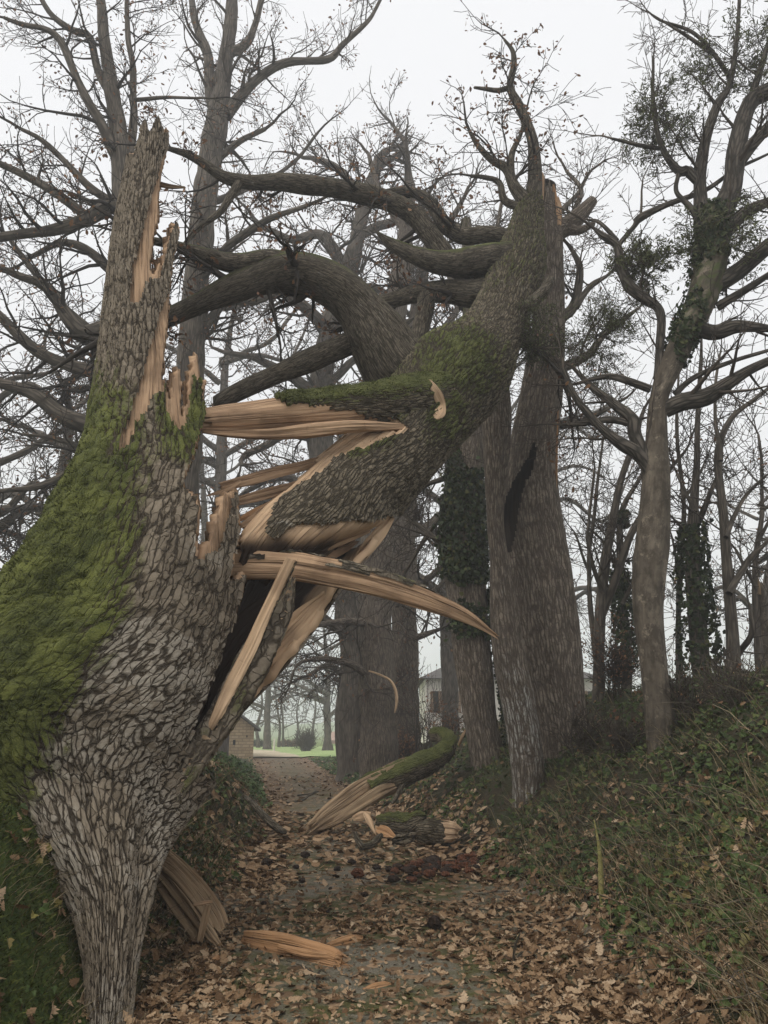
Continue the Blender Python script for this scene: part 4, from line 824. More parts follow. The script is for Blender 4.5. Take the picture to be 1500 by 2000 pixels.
ivy_on(mtree, MT[11:], 1500, 44, 0.06, (-0.6, 3.7), 1.03)
def tuft(px, py, Y, rpx, n, parent, label, seed, size=0.07, nm='mistletoe'):
    c = P(px, py, Y); rad = wpx(rpx, c); rng = np.random.default_rng(seed)
    t = thing(nm, label, 'mistletoe', 'mistletoe bunches in the bare trees', tuple(c))
    T = Twigs(seed)
    for i in range(26):
        d = rng.normal(0, 1, 3); d /= np.linalg.norm(d)
        T.branch(tuple(c), tuple(d), rad*0.72, 0.006, 1, dict(rmin=0.0028, gn=0.2, up=0, max=4, kids=[0, 3, 3, 2], thick=0.05))
    T.build(t, M['twig'], 'stems')
    tips = np.array(T.tips); k = np.linalg.norm(tips-c, axis=1) < rad*1.25; tips = tips[k]
    o = leaf_cloud('leaves', tips, size, mist_leaf, t, seed, rad*0.05, 'long', per=max(2, 2*n//max(1, len(tips)))); tag(o, kind='stuff')
    return t
tuft(1435, 115, 9.5, 105, 1800, mtree, 'largest mistletoe bunch high in the slender pale tree', 1)
tuft(1300, 245, 9.5, 80, 1400, mtree, 'mistletoe bunch on the upright left-hand limb of the slender pale tree', 2)
tuft(1420, 470, 9.4, 95, 1500, mtree, 'mistletoe bunch in the upper fork of the slender pale tree', 3)
tuft(1165, 655, 10.2, 85, 1800, mtree, 'mistletoe bunch beside the hollow twin-trunked oak', 4, 0.05)
tuft(1050, 650, 10.0, 60, 1300, mtree, 'mistletoe bunch where the fallen trunk rests on the twin-trunked oak', 5, 0.05)
tuft(1255, 520, 9.5, 60, 700, mtree, 'loose mistletoe bunch on the dark crooked limb of the slender pale tree', 6)

# --- generic bare oak
def bare_tree(name, label, trunk, limbs, seed, mat, tmat, every, L, o, parent_group=None, leaves=0.0, lsize=0.09, sides=16, ivy=0, moss=0.0, tsides=3, cat='tree', levels=2):
    base = P(*trunk[0][:3]); t = thing(name, label, cat, parent_group, tuple(base)); T = Twigs(seed)
    p, r = limb_path(trunk, 0.15, 0.03, seed)
    # carry the trunk down into the ground
    g = float(gz(p[0][0], p[0][1]))
    if p[0][2] > g-0.2:
        n_ = max(3, int((p[0][2]-g+0.4)/0.3)); dn = np.linspace(0, 1, n_+1)[:-1][:, None]
        b = np.array([p[0][0], p[0][1], g-0.3]); p = np.vstack([b+(p[0]-b)*dn, p]); r = np.concatenate([r[0]*(1+0.5*(1-dn[:, 0])**3), r])
    limb_obj('trunk', p, r, mat, t, sides, moss); T.along(p, r, every*1.5, L, o, levels, 0.45, 0.3)
    for i, sp in enumerate(limbs):
        p, r = limb_path(sp, 0.15, 0.06, seed*13+i); limb_obj('limb', p, r, mat, t, 10, moss*0.8); T.along(p, r, every, L, o, levels, 0.12, 0.42)
    T.build(t, tmat, sides=tsides)
    if leaves:
        q = leaf_cloud('dry_leaves', [x for x in T.tips if T.r.random() < leaves], lsize, leaf_brown, t, seed, 0.08, per=2)
        if q: tag(q, kind='stuff')
    return t, T
BG = dict(rmin=0.006, gn=0.24, up=0.02, max=4, kids=[0, 5, 4.5, 3.4], thick=0.03)
# pale forked oak behind the stump
bare_tree('oak_tree', 'tall pale-trunked oak forking high behind the broken stump', [(345,1250,18,64),(365,900,18,56),(375,700,18,52),(388,500,18,50),(408,330,18,46),(424,240,18,44),(436,160,18,32),(448,60,18,26),(458,-60,18,20)],
 [[(424,235,18,26),(408,170,18,22),(404,110,18,20),(385,50,18,16),(370,-20,18,12)], [(440,225,18,26),(470,185,18,22),(510,148,18,18),(570,122,18,15),(640,115,18,13),(670,85,18,11),(720,40,18,8),(750,-10,18,6)],
  [(445,110,18,18),(480,80,18,16),(500,40,18,13),(520,-30,18,10)], [(415,165,18,12),(440,115,18,10),(470,105,18,7),(510,135,18,5)], [(375,560,18,20),(450,480,17,17),(520,430,16,13),(600,400,16,9)], [(370,700,18,22),(430,600,18,18),(500,590,18,14),(560,560,18,9)],
  [(372,800,18,18),(300,740,17,16),(200,700,16,12)], [(400,330,18,16),(460,280,18,12),(520,250,18,8)], [(395,400,18,14),(470,370,18.5,11),(560,330,19,8),(620,260,19,5)]], 51, M['tree_bark'], M['twig'], 0.42, 1.5, BG, leaves=0.25)
# dark oak further left, limbs spreading out of the frame
bare_tree('oak_tree', 'dark wide-limbed oak standing close behind the mossy stump', [(300,1300,13.5,80),(285,1000,13.5,66),(268,700,13.5,58),(252,450,13.5,52),(240,330,13.5,44),(228,230,13.5,32),(212,130,13.5,24),(200,40,13.5,20),(192,-60,13.5,16)],
 [[(238,320,13.5,26),(205,260,13.3,22),(175,200,13.1,18),(150,150,13,15),(120,85,12.9,14),(85,55,12.8,11),(40,42,12.7,9),(5,32,12.6,6)], [(222,200,13.5,16),(188,130,13.5,15),(170,70,13.4,14),(140,55,13.3,13),(95,25,13.2,11),(70,-15,13.1,8)],
  [(252,300,13.5,18),(262,240,13.5,15),(262,190,13.5,13),(254,100,13.5,11),(248,0,13.5,8)], [(262,195,13.5,8),(330,192,13.3,6),(420,190,13.2,4)],
  [(262,420,13.5,36),(215,405,13.2,32),(170,430,13,28),(110,448,12.8,24),(50,455,12.6,20),(-20,465,12.4,16)], [(180,428,13,20),(130,395,12.9,19),(85,365,12.8,17),(30,335,12.7,15),(-20,310,12.6,12)], [(240,410,13.3,18),(180,370,13.2,15),(120,310,13.1,12),(80,275,13,10),(40,250,12.9,7)],
  [(270,660,13.4,40),(215,640,13.2,34),(165,650,13,32),(130,620,12.9,26),(90,560,12.8,20),(30,540,12.7,14),(-20,520,12.6,10)], [(240,700,13.3,30),(190,660,13.2,24),(110,590,13.1,18),(70,540,13,13),(20,470,12.9,9)],
  [(275,780,13.4,40),(220,740,13.3,30),(150,720,13.1,26),(80,690,13,24),(20,640,12.9,20),(-20,600,12.8,16)], [(275,880,13.4,44),(190,835,13.2,40),(130,810,13,34),(70,775,12.9,26),(20,755,12.8,22),(-20,745,12.7,18)],
  [(270,960,13.4,30),(170,905,13.2,22),(120,930,13.1,16),(60,955,13,12),(-20,960,12.9,8)], [(270,1120,13.3,26),(150,1080,13,20),(90,1085,12.9,16),(30,1120,12.8,12),(-20,1160,12.7,9)], [(280,1010,13.4,20),(170,890,13.6,15),(110,860,13.7,10),(40,850,13.8,6)],
  [(255,560,13.5,26),(190,500,13.6,20),(120,470,13.7,14),(60,500,13.8,9)]], 52, M['tree_bark'], M['dark_twig'], 0.36, 1.25, dict(BG, rmin=0.005), leaves=0.36, moss=0.15, lsize=0.075)
# oaks of the avenue and in the gaps beyond the arch
bare_tree('oak_tree', 'gnarled background oak seen through the arch of the fallen trunk', [(690,1500,26,60),(690,1250,26,58),(660,1050,26,62),(630,900,26,54),(625,760,26,46),(650,620,26,40),(690,500,26,34),(712,400,26,26),(740,310,26,18)],
 [[(640,640,26,26),(580,590,25,22),(520,570,24,17),(460,600,24,12)], [(660,600,26,22),(720,560,26,18),(780,590,26,12)], [(680,540,26,26),(630,460,26,20),(570,470,26,16),(510,440,26,11)], [(700,460,26,22),(770,430,26,17),(830,400,26,11)], [(715,400,26,20),(660,330,26,15),(610,310,26,10)],
  [(735,330,26,14),(790,290,26,11),(770,250,26,8)], [(628,780,26,26),(560,730,25.5,20),(500,700,25,14),(440,690,25,9)], [(632,860,26,24),(560,850,25.5,18),(480,890,25,13)], [(626,760,26,20),(700,700,26,15),(760,660,26,10)], [(650,1000,26,22),(560,930,26,16),(480,960,26,10)], [(690,1250,26,20),(620,1200,25,15),(560,1190,24,10)]],
 53, M['tree_bark'], M['twig'], 0.42, 1.9, dict(BG, rmin=0.010, gn=0.3), leaves=0.5, lsize=0.11, moss=0.3)
bare_tree('oak_tree', 'stout avenue oak with bristling side twigs where the lane narrows', [(740,1500,22,78),(738,1400,22,72),(735,1300,22,70),(733,1200,22,68),(738,1050,22,66),(745,900,22,70),(755,750,22,58),(770,620,22,46),(790,480,22,34),(800,360,22,22)],
 [[(730,1330,22,20),(670,1290,21,14),(610,1290,20,9)], [(735,1220,22,18),(660,1215,21,13),(590,1225,20,8)], [(770,1180,22,16),(830,1160,22,11)], [(740,1120,22,20),(670,1080,22,14)], [(765,620,22,26),(700,560,22,18),(640,540,22,12)], [(780,540,22,24),(850,470,22,17),(900,400,22,11)], [(790,450,22,18),(740,370,22,12),(720,300,22,8)], [(755,800,22,22),(700,760,22,16),(640,780,22,10)]],
 54, M['old_bark'], M['twig'], 0.3, 1.6, dict(BG, rmin=0.009, up=-0.01), leaves=0.2, lsize=0.1, sides=22, moss=0.1)
bare_tree('oak_tree', 'slimmer avenue oak with dark ivy patches right beside the stout one', [(795,1480,25,58),(792,1350,25,54),(790,1200,25,50),(790,1050,25,48),(795,900,25,44),(800,760,25,38),(815,600,25,28),(840,460,25,18)],
 [[(800,1150,25,18),(850,1120,24,13),(890,1080,23,8)], [(800,1050,25,16),(850,1010,25,12)], [(790,1000,25,14),(750,960,25,9)], [(800,1250,25,14),(850,1230,24,9)], [(805,700,25,22),(870,640,25,15),(920,560,25,9)], [(800,1330,25,12),(760,1340,24,8)], [(820,580,25,18),(770,500,25,12)]],
 55, M['old_bark'], M['twig'], 0.28, 1.5, dict(BG, rmin=0.009), leaves=0.22, lsize=0.1)
bare_tree('oak_tree', 'dark old oak bole at the far bend of the lane', [(690,1500,30,60),(680,1420,30,52),(684,1340,30,48),(690,1240,30,44),(700,1100,30,38),(690,950,30,28),(660,820,30,18)],
 [[(682,1330,30,16),(640,1300,29,11),(600,1320,28,7)], [(695,1200,30,18),(640,1150,29,12)], [(700,1100,30,16),(760,1060,30,10)]], 56, M['tree_bark'], M['dark_twig'], 0.4, 1.8, dict(BG, rmin=0.011), leaves=0.15, lsize=0.11)
# trees on the meadow edge
FAR = dict(rmin=0.016, gn=0.22, up=0.01, max=4, kids=[0, 4, 3, 2], thick=0.06)
for k_, (x, y, Y, w, h, lab) in enumerate([(522, 1466, 66, 15, 250, 'spreading meadow oak behind the low stone barn'), (640, 1462, 62, 16, 260, 'tall meadow oak beside the rounded bush'), (504, 1466, 72, 8, 150, 'ivy-dark tree at the corner of the stone barn'), (545, 1466, 74, 6, 170, 'thin leaning tree at the meadow hedge'), (553, 1466, 75, 5, 190, 'thin straight tree at the meadow hedge'), (580, 1464, 80, 5, 130, 'small far tree behind the rounded bush'), (610, 1462, 85, 6, 150, 'pale far tree behind the meadow')]):
    tk = [(x, y+4, Y, w*1.5), (x, y-20, Y, w), (x+R.uniform(-3, 3), y-h*0.3, Y, w*0.85), (x+R.uniform(-8, 8), y-h*0.6, Y, w*0.6), (x+R.uniform(-12, 12), y-h, Y, w*0.2)]
    lb = []
    for j in range(7 if w > 10 else 3):
        f = R.uniform(0.22, 0.75); s_ = R.choice((-1, 1)); l_ = h*R.uniform(0.22, 0.45)
        lb.append([(x, y-h*f, Y, w*0.5), (x+s_*l_*0.5, y-h*f-l_*R.uniform(0.1, 0.4), Y+R.uniform(-2, 2), w*0.33), (x+s_*l_, y-h*f-l_*R.uniform(0, 0.5), Y+R.uniform(-3, 3), w*0.15)])
    bare_tree('meadow_tree', lab, tk, lb, 60+k_, M['tree_bark'], M['twig'], 1.0 if w > 10 else 1.4, 2.6, FAR, 'trees on the meadow edge', leaves=0.05, lsize=0.2, sides=10)
# bare saplings of the hedge on the right bank
HB = dict(rmin=0.006, gn=0.16, up=0.05, max=4, kids=[0, 4, 3, 2.4], thick=0.03)
SAP = [('two-stemmed sapling leaning out behind the hollow oak', 14, [(1170,1420,26),(1172,1250,22),(1180,1120,20),(1200,1000,16),(1225,900,12),(1260,800,7)], [[(1176,1200,17),(1230,1060,15),(1270,980,11),(1320,900,7)], [(1178,1160,9),(1150,1050,7),(1160,920,5)]], 0),
 ('ivy-smothered thin tree between the pale tree and the hedge trunk', 13, [(1372,1330,40),(1360,1200,34),(1352,1080,28),(1358,960,16),(1362,850,11),(1370,700,7)], [[(1355,1040,12),(1390,960,9),(1410,880,5)], [(1358,1000,9),(1320,930,6)]], 1),
 ('crooked hedge tree with a bare fork above the earth bank', 12.5, [(1432,1330,34),(1428,1240,26),(1420,1130,22),(1418,1040,19),(1408,960,16),(1405,880,14),(1425,820,11),(1470,780,8),(1520,740,6)], [[(1424,1160,14),(1460,1090,11),(1500,1060,8),(1550,1020,6)], [(1418,1050,10),(1450,980,8),(1500,930,5)], [(1408,900,9),(1400,800,7),(1404,690,4)], [(1440,1280,12),(1470,1240,10),(1465,1190,6)]], 0),
 ('dark slim stem behind the pale tree trunk', 15, [(1225,1400,24),(1222,1260,20),(1210,1120,16),(1215,1000,11),(1250,930,7)], [[(1212,1130,8),(1180,1060,6),(1150,1030,4)], [(1216,1180,8),(1260,1090,5)]], 1),
 ('spindly hazel stem at the edge of the hedge', 13.5, [(1330,1380,14),(1325,1200,11),(1335,1000,9),(1322,860,7),(1325,720,4)], [[(1328,1150,6),(1310,1050,4)], [(1332,980,6),(1380,900,4)]], 0),
 ('grey sapling rising outside the earth bank', 14, [(1490,1360,20),(1480,1240,16),(1475,1100,12),(1490,980,8),(1480,850,5)], [[(1478,1150,8),(1440,1080,6)], [(1480,1060,7),(1520,980,5)]], 0),
 ('thin twig-topped sapling near the broken stub', 15, [(1165,1300,12),(1150,1150,9),(1160,1000,7),(1180,850,4)], [[(1152,1120,6),(1120,1040,4)]], 0)]
for k_, (lab, Y, tk, lb, iv) in enumerate(SAP):
    t, T = bare_tree('hedge_sapling', lab, [(a, b, Y, c) for a, b, c in tk], [[(a, b, Y+R.uniform(-0.4, 0.4), c) for a, b, c in l] for l in lb], 80+k_, M['tree_bark'], M['twig'], 0.24, 1.05, HB, 'bare saplings along the right bank', leaves=0.03, sides=10)
    if iv:
        rb = [((a-c*0.9, b), (a+c*0.9, b), Y) for a, b, c in tk[:4]]; ivy_on(t, rb, 1500, 90+k_, 0.085, (0, 6.28), 1.1)
# fill oaks further off, behind the crowns
for k_, (x, Y, h, w, lab) in enumerate([(430, 34, 900, 34, 'hazy oak behind the forked pale oak'), (130, 24, 760, 40, 'hazy oak standing on the field beside the left bank'), (-60, 20, 820, 44, 'hazy oak at the field edge beyond the dark oak'), (880, 32, 820, 34, 'hazy oak beyond the leaning ivy trunk'), (1010, 38, 700, 26, 'hazy oak beyond the hollow twin trunks'), (1480, 26, 520, 22, 'hazy tree beyond the hedge saplings'), (395, 44, 620, 24, 'hazy oak far down the left bank')]):
    y = 1440; tk = [(x, y, Y, w), (x+R.uniform(-10, 10), y-h*0.35, Y, w*0.85), (x+R.uniform(-25, 25), y-h*0.6, Y, w*0.65), (x+R.uniform(-40, 40), y-h*0.85, Y, w*0.35), (x+R.uniform(-50, 50), y-h, Y, w*0.15)]
    lb = []
    for j in range(11):
        f = R.uniform(0.25, 0.9); s_ = R.choice((-1, 1)); l_ = h*R.uniform(0.18, 0.34)
        i_ = min(3, int(f*4)); xx = x
        lb.append([(xx, y-h*f, Y, w*(0.65-0.4*f)), (xx+s_*l_*0.4, y-h*f-l_*R.uniform(0.05, 0.35), Y+R.uniform(-2, 2), w*(0.5-0.3*f)), (xx+s_*l_*0.75, y-h*f-l_*R.uniform(0.0, 0.5), Y+R.uniform(-2, 2), w*(0.35-0.2*f)), (xx+s_*l_, y-h*f-l_*R.uniform(-0.1, 0.7), Y+R.uniform(-2, 2), w*0.1)])
    bare_tree('background_oak', lab, tk, lb, 100+k_, M['tree_bark'], M['twig'], 0.75, 2.3, dict(BG, rmin=0.010, gn=0.3, kids=[0, 4, 4, 2.8]), 'hazy oaks behind the lane', leaves=0.2, lsize=0.13, sides=10)
#--SECTION4--
# ------------------------------------------------------------------ broken pieces lying in the lane
def hit(px, py, lift=0.0):
    a = P(px, py, 1.0)-CAM; t = np.linspace(2.5, 70, 6000); q = CAM+t[:, None]*a
    below = q[:, 2] < gz(q[:, 0], q[:, 1])+lift
    return float(q[np.argmax(below), 1]) if below.any() else 60.0
def piece(name, label, cat, spec, mat, group=None, **kw):
    """one torn plank lying about, its points given on the ground or in the air"""
    t = thing(name, label, cat, group, tuple(P(*spec[0][:3]))); splinter(spec, t, mat, 'split_wood', **kw); return t
# mossy fallen limb reaching from the lane up the right bank
ml = thing('fallen_limb', 'thick moss-backed broken limb lying from the lane up the right bank', 'branch', loc=tuple(P(625, 1615, 13.3)))
MLS = [(613,1616,13.0,24),(640,1596,13.1,40),(680,1570,13.3,46),(712,1548,13.5,48),(745,1530,13.7,50),(790,1510,14.0,48),(830,1494,14.3,46),(862,1475,14.6,38),(876,1455,14.8,30),(868,1438,15.0,28),(848,1436,15.2,26)]
splinter(MLS[:6], ml, M['wood_old'], 'split_wood', 0.75, 21, sides=24)
splinter([(640,1612,13.0,10),(690,1580,13.15,20),(740,1548,13.4,24),(770,1536,13.6,12)], ml, M['wood_old'], 'splinter', 0.7, 22)
p, r = limb_path(MLS[3:], 0.05, 0.015, 5); limb_obj('bark', p, r*1.06, M['fall_bark'], ml, 24, 1.15, lump=0.09)
p, r = limb_path([(690,1552,13.4,16),(720,1526,13.55,26),(750,1512,13.7,22)], 0.05, 0.0, 5); limb_obj('moss_ridge', p, r, M['fall_bark'], ml, 12, 1.3)
p, r = limb_path([(795,1515,13.9,9),(780,1545,13.6,9),(765,1570,13.4,6)], 0.06, 0.02, 6); limb_obj('stub', p, r, M['limb_bark'], ml, 8)
# logs
def log(label, spec, mossy, seed, endcap=None):
    t = thing('broken_log', label, 'log', 'broken logs beside the lane', tuple(P(*spec[0][:3]))); p, r = limb_path(spec, 0.04, 0.01, seed)
    limb_obj('bark', p, r, M['fall_bark'], t, 20, mossy, lump=0.1)
    if endcap: splinter(endcap, t, M['wood_pale'], 'broken_end', 0.9, seed)
    return t
log('short bark-covered log with a pale snapped end', [(815,1622,11.7,30),(835,1622,11.65,44),(860,1625,11.6,46),(878,1627,11.55,40)], 0.2, 31, [(872,1626,11.52,36),(884,1627,11.5,34),(890,1628,11.5,20)])
log('darker mossy log behind the forked branch', [(738,1606,12.5,26),(770,1608,12.4,40),(800,1612,12.3,42),(822,1600,12.2,34)], 0.8, 32)
t = thing('forked_branch', 'small forked stick with dark bark standing on the lane', 'branch', loc=tuple(P(708, 1655, 10.9)))
for sp in ([(693,1625,10.95,7),(698,1640,10.9,11),(708,1655,10.85,13)], [(706,1654,10.85,12),(725,1650,10.9,13),(738,1638,11,13),(746,1630,11.05,8)]):
    p, r = limb_path(sp, 0.03, 0.005, 4); limb_obj('branch', p, r, M['limb_bark'], t, 10, 0.3)
piece('bark_slab', 'flat slab of mossy bark next to the short log', 'bark', [(768,1644,11.2,8),(785,1640,11.25,16),(800,1636,11.3,16),(812,1632,11.35,6)], M['fall_bark'], depth=0.5, seed=33)
for k_, (sp, lab) in enumerate([([(712,1588,12.6,5),(720,1600,12.5,11),(728,1618,12.4,7),(734,1630,12.35,3)], 'pale torn splinter leaning under the mossy limb'), ([(739,1588,12.5,9),(738,1605,12.45,9),(735,1622,12.4,4)], 'upright pale splinter beside the mossy log'),
     ([(740,1620,12.2,14),(755,1626,12.1,18),(770,1634,12.0,8)], 'reddish split chunk beside the forked stick'), ([(692,1598,12.8,8),(706,1594,12.8,16),(722,1592,12.8,10)], 'broad pale flake under the mossy limb'), ([(612,1638,12.0,4),(622,1640,11.9,5),(632,1638,11.9,3)], 'tiny white flake near the broken limb end')]):
    piece('wood_splinter', lab, 'splinter', sp, M['wood_pale' if k_ != 2 else 'wood_orange'], 'splinters under the mossy limb', depth=0.5, seed=34+k_)
t = thing('dead_branch', 'dark bare branch sloping off the left bank onto the lane', 'branch', loc=tuple(P(550, 1625, 12.4)))
p, r = limb_path([(478,1555,13.2,8),(500,1578,12.9,13),(520,1600,12.6,14),(540,1617,12.45,14),(558,1626,12.35,8)], 0.05, 0.02, 7); limb_obj('branch', p, r, M['limb_bark'], t, 10, 0.1)
for k_, (sp, lab) in enumerate([([(420,1630,0,7),(470,1640,0,8),(505,1612,0,6),(540,1606,0,4)], 'thin stick at the foot of the left bank'), ([(548,1612,0,6),(565,1610,0,7),(588,1606,0,5)], 'short stick beside the dark bare branch'), ([(560,1570,0,5),(590,1565,0,5),(625,1545,0,3)], 'long thin twig across the lane before the mossy limb'), ([(582,1556,0,4),(605,1552,0,4),(622,1546,0,3)], 'short thin twig beside the long twig across the lane'),
     ([(640,1660,0,4),(690,1672,0,4),(717,1682,0,5)], 'straight twig ending at a dark clod'), ([(900,1822,0,3),(935,1808,0,4),(985,1820,0,3)], 'curved thin twig on the bare gravel'), ([(985,1900,0,8),(1020,1868,0,10),(1045,1872,0,8),(1060,1885,0,6)], 'mossy twig at the foot of the right bank'), ([(560,1880,0,4),(600,1895,0,5),(640,1930,0,4)], 'leaf-caught twig by the orange wood'), ([(620,1935,0,5),(626,1900,0,5),(655,1915,0,3)], 'upturned twig among the leaves')]):
    q = []
    for a, b, _, w in sp: y_ = hit(a, b); q.append((a, b-2, y_, w))
    t = thing('stick', lab, 'stick', 'sticks lying on the lane', tuple(P(*q[0][:3]))); p, r = limb_path(q, 0.04, 0.015, k_+50); p[:, 2] = np.maximum(p[:, 2], gz(p[:, 0], p[:, 1])+r*0.6); limb_obj('branch', p, r, M['limb_bark'], t, 6, 0.1)
t = thing('stick', 'upright green twig sticking out of the leaves by the right bank', 'stick', 'sticks lying on the lane', tuple(P(1004, 1885, hit(1004, 1885)))); y_ = hit(1004, 1885)
p, r = limb_path([(1003,1888,y_,6),(1006,1850,y_,5),(1016,1822,y_,3)], 0.03, 0.005, 3); limb_obj('branch', p, r, M['limb_bark'], t, 6, 0.9)
# leaning split plank at the stump
pl = thing('split_plank', 'large weathered split plank propped against the left bank', 'plank', loc=tuple(P(425, 1835, 6.75)))
for k_, (dx, dy, w, dY, top) in enumerate([(-22, 16, 24, 0.0, 0), (-8, 7, 22, -0.03, 6), (6, -4, 24, -0.05, -4), (18, -14, 22, -0.03, 4), (27, -22, 14, 0.02, 0)]):
    splinter([(300+dx*0.5-6, 1675+dy*1.2-top, 7.05+dY, w*0.8), (335+dx*0.8, 1712+dy, 6.95+dY, w*1.1), (372+dx, 1758+dy, 6.85+dY, w*1.15), (402+dx, 1800+dy, 6.75+dY, w*1.05), (414+dx, 1826+dy, 6.7+dY, w*0.75)], pl, M['wood_old'], 'slat', 0.6, 60+k_, sides=24)
piece('wood_splinter', 'small stake leaning on the split plank', 'splinter', [(407,1765,6.45,11),(400,1795,6.45,13),(390,1840,6.45,10)], M['wood_old'], 'splinters at the split plank', depth=0.6, seed=71, blunt=True)
piece('wood_splinter', 'thin sliver lying across the split plank', 'splinter', [(378,1768,6.4,4),(395,1764,6.4,7),(414,1761,6.4,4)], M['wood'], 'splinters at the split plank', depth=0.6, seed=72, blunt=True)
piece('wood_splinter', 'dark slat under the foot of the split plank', 'splinter', [(395,1800,6.6,16),(412,1825,6.55,18),(430,1848,6.5,8)], M['wood_old'], 'splinters at the split plank', depth=0.6, seed=73)
# orange wood on the leaves
def ground_piece(label, pts, mat, seed, name='split_wood_chunk', group='orange split wood on the leaves', depth=0.6, sides=20):
    q = [(a, b-w*0.25, hit(a, b), w) for a, b, w in pts]; return piece(name, label, 'wood', q, mat, group, depth=depth, seed=seed, sides=sides)
oc = ground_piece('longest orange split chunk lying on the leaves', [(474,1840,26),(510,1852,40),(560,1864,46),(610,1876,44),(650,1886,40),(672,1890,26)], M['wood_orange'], 81)
splinter([(545,1850,hit(545,1868)-0.05,10),(600,1862,hit(600,1876)-0.06,14),(660,1868,hit(660,1886)-0.05,8)], oc, M['wood_orange'], 'splinter', 0.6, 82)
ground_piece('shorter orange wedge of wood above the long chunk', [(640,1852,10),(665,1848,20),(690,1842,20),(706,1838,12)], M['wood_orange'], 83)
ground_piece('lone orange chip on the mossy lane', [(708,1936,6),(730,1932,14),(752,1928,14),(764,1925,5)], M['wood_orange'], 84)
ground_piece('orange chip half buried in leaves by the plank', [(410,1884,6),(424,1878,14),(432,1868,5)], M['wood_orange'], 85)
ground_piece('pale chip in leaves by the plank', [(432,1884,6),(445,1880,11),(456,1876,4)], M['wood'], 86)
# clods and crumbled rotten wood
clod_m = simple_bark('dark_clod', (0.018, 0.012, 0.009), (0.055, 0.036, 0.025)); red_m = simple_bark('rotten_red_wood', (0.06, 0.024, 0.013), (0.18, 0.072, 0.037))
def lump(name, label, cat, group, px, py, w, mat, seed, flat=0.75):
    y_ = hit(px, py); c = P(px, py, y_); r0 = max(0.012, wpx(w, c)/2); nu, nv_ = 14, 9
    th = np.linspace(0, 2*math.pi, nu, endpoint=False); ph = np.linspace(0.001, math.pi-0.001, nv_)
    PH, TH = np.meshgrid(ph, th, indexing='ij'); d = np.stack([np.sin(PH)*np.cos(TH), np.sin(PH)*np.sin(TH), np.cos(PH)], -1)
    k = 1+0.45*fbm(d*1.6+seed*3.7, 3, seed); V = d*k[..., None]*r0*np.array([1.1, 0.9, flat])
    i = np.arange(nv_*nu).reshape(nv_, nu); nx = np.roll(i, -1, 1); F = np.stack([i[:-1], i[1:], nx[1:], nx[:-1]], -1).reshape(-1, 4)
    me = mesh_data(name, V.reshape(-1, 3), [F], mat, {'tc': V.reshape(-1, 3)*3+seed, 'moss': np.zeros(nv_*nu)}, smooth=False)
    o = bpy.data.objects.new(name, me); o.location = (c[0], c[1], float(gz(c[0], c[1]))+r0*flat*0.55+0.042); return put(o, None, label, cat, group)
lump('soil_clod', 'largest round dark clod alone on the mossy lane', 'clod', 'dark clods on the lane', 848, 1820, 26, clod_m, 1, 0.9)
for k_, (x, y, w, lab) in enumerate([(521,1692,22,'flat grey-brown clod near the left bank'), (552,1680,14,'small clod behind the flat grey one'), (578,1700,12,'clod beside the flat grey one'), (590,1728,13,'clod in the leaves left of the mossy patch'), (659,1703,13,'clod left of the red crumbs'), (688,1690,16,'clod above the red rotten block'), (717,1686,9,'clod at the tip of the straight twig'), (735,1700,15,'clod touching the red crumbs'), (760,1704,14,'clod just inside the red crumbs'), (712,1755,13,'clod on bare gravel below the red block'), (645,1742,7,'tiny clod on bare gravel'), (596,1676,18,'clod by the dark bare branch foot'), (820,1730,10,'clod below the red crumbs'), (795,1728,9,'tiny clod below the red crumbs'), (515,1772,11,'clod deep in the left-hand leaves'), (640,1788,8,'flattened clod on the moss')]):
    lump('soil_clod', lab, 'clod', 'dark clods on the lane', x, y+4, w, clod_m, 2+k_, 0.7)
lump('rotten_block', 'rust red rotten wood block apart from the heap', 'wood', None, 698, 1718, 24, red_m, 40, 0.7)
rg = np.random.default_rng(5)
for k_ in range(90):
    x = rg.uniform(765, 935); y = 1712-(x-775)*0.12+rg.normal(0, 9)
    lump('rotten_crumb', 'rust red crumb in the heap of rotten wood by the right bank' if k_ % 3 else 'blackish crumb in the heap of rust red rotten wood', 'wood', 'heap of rust red rotten wood', x, y, rg.uniform(8, 24)*(1.0 if k_ % 9 else 1.4), red_m if k_ % 3 else clod_m, 50+k_, 0.6)

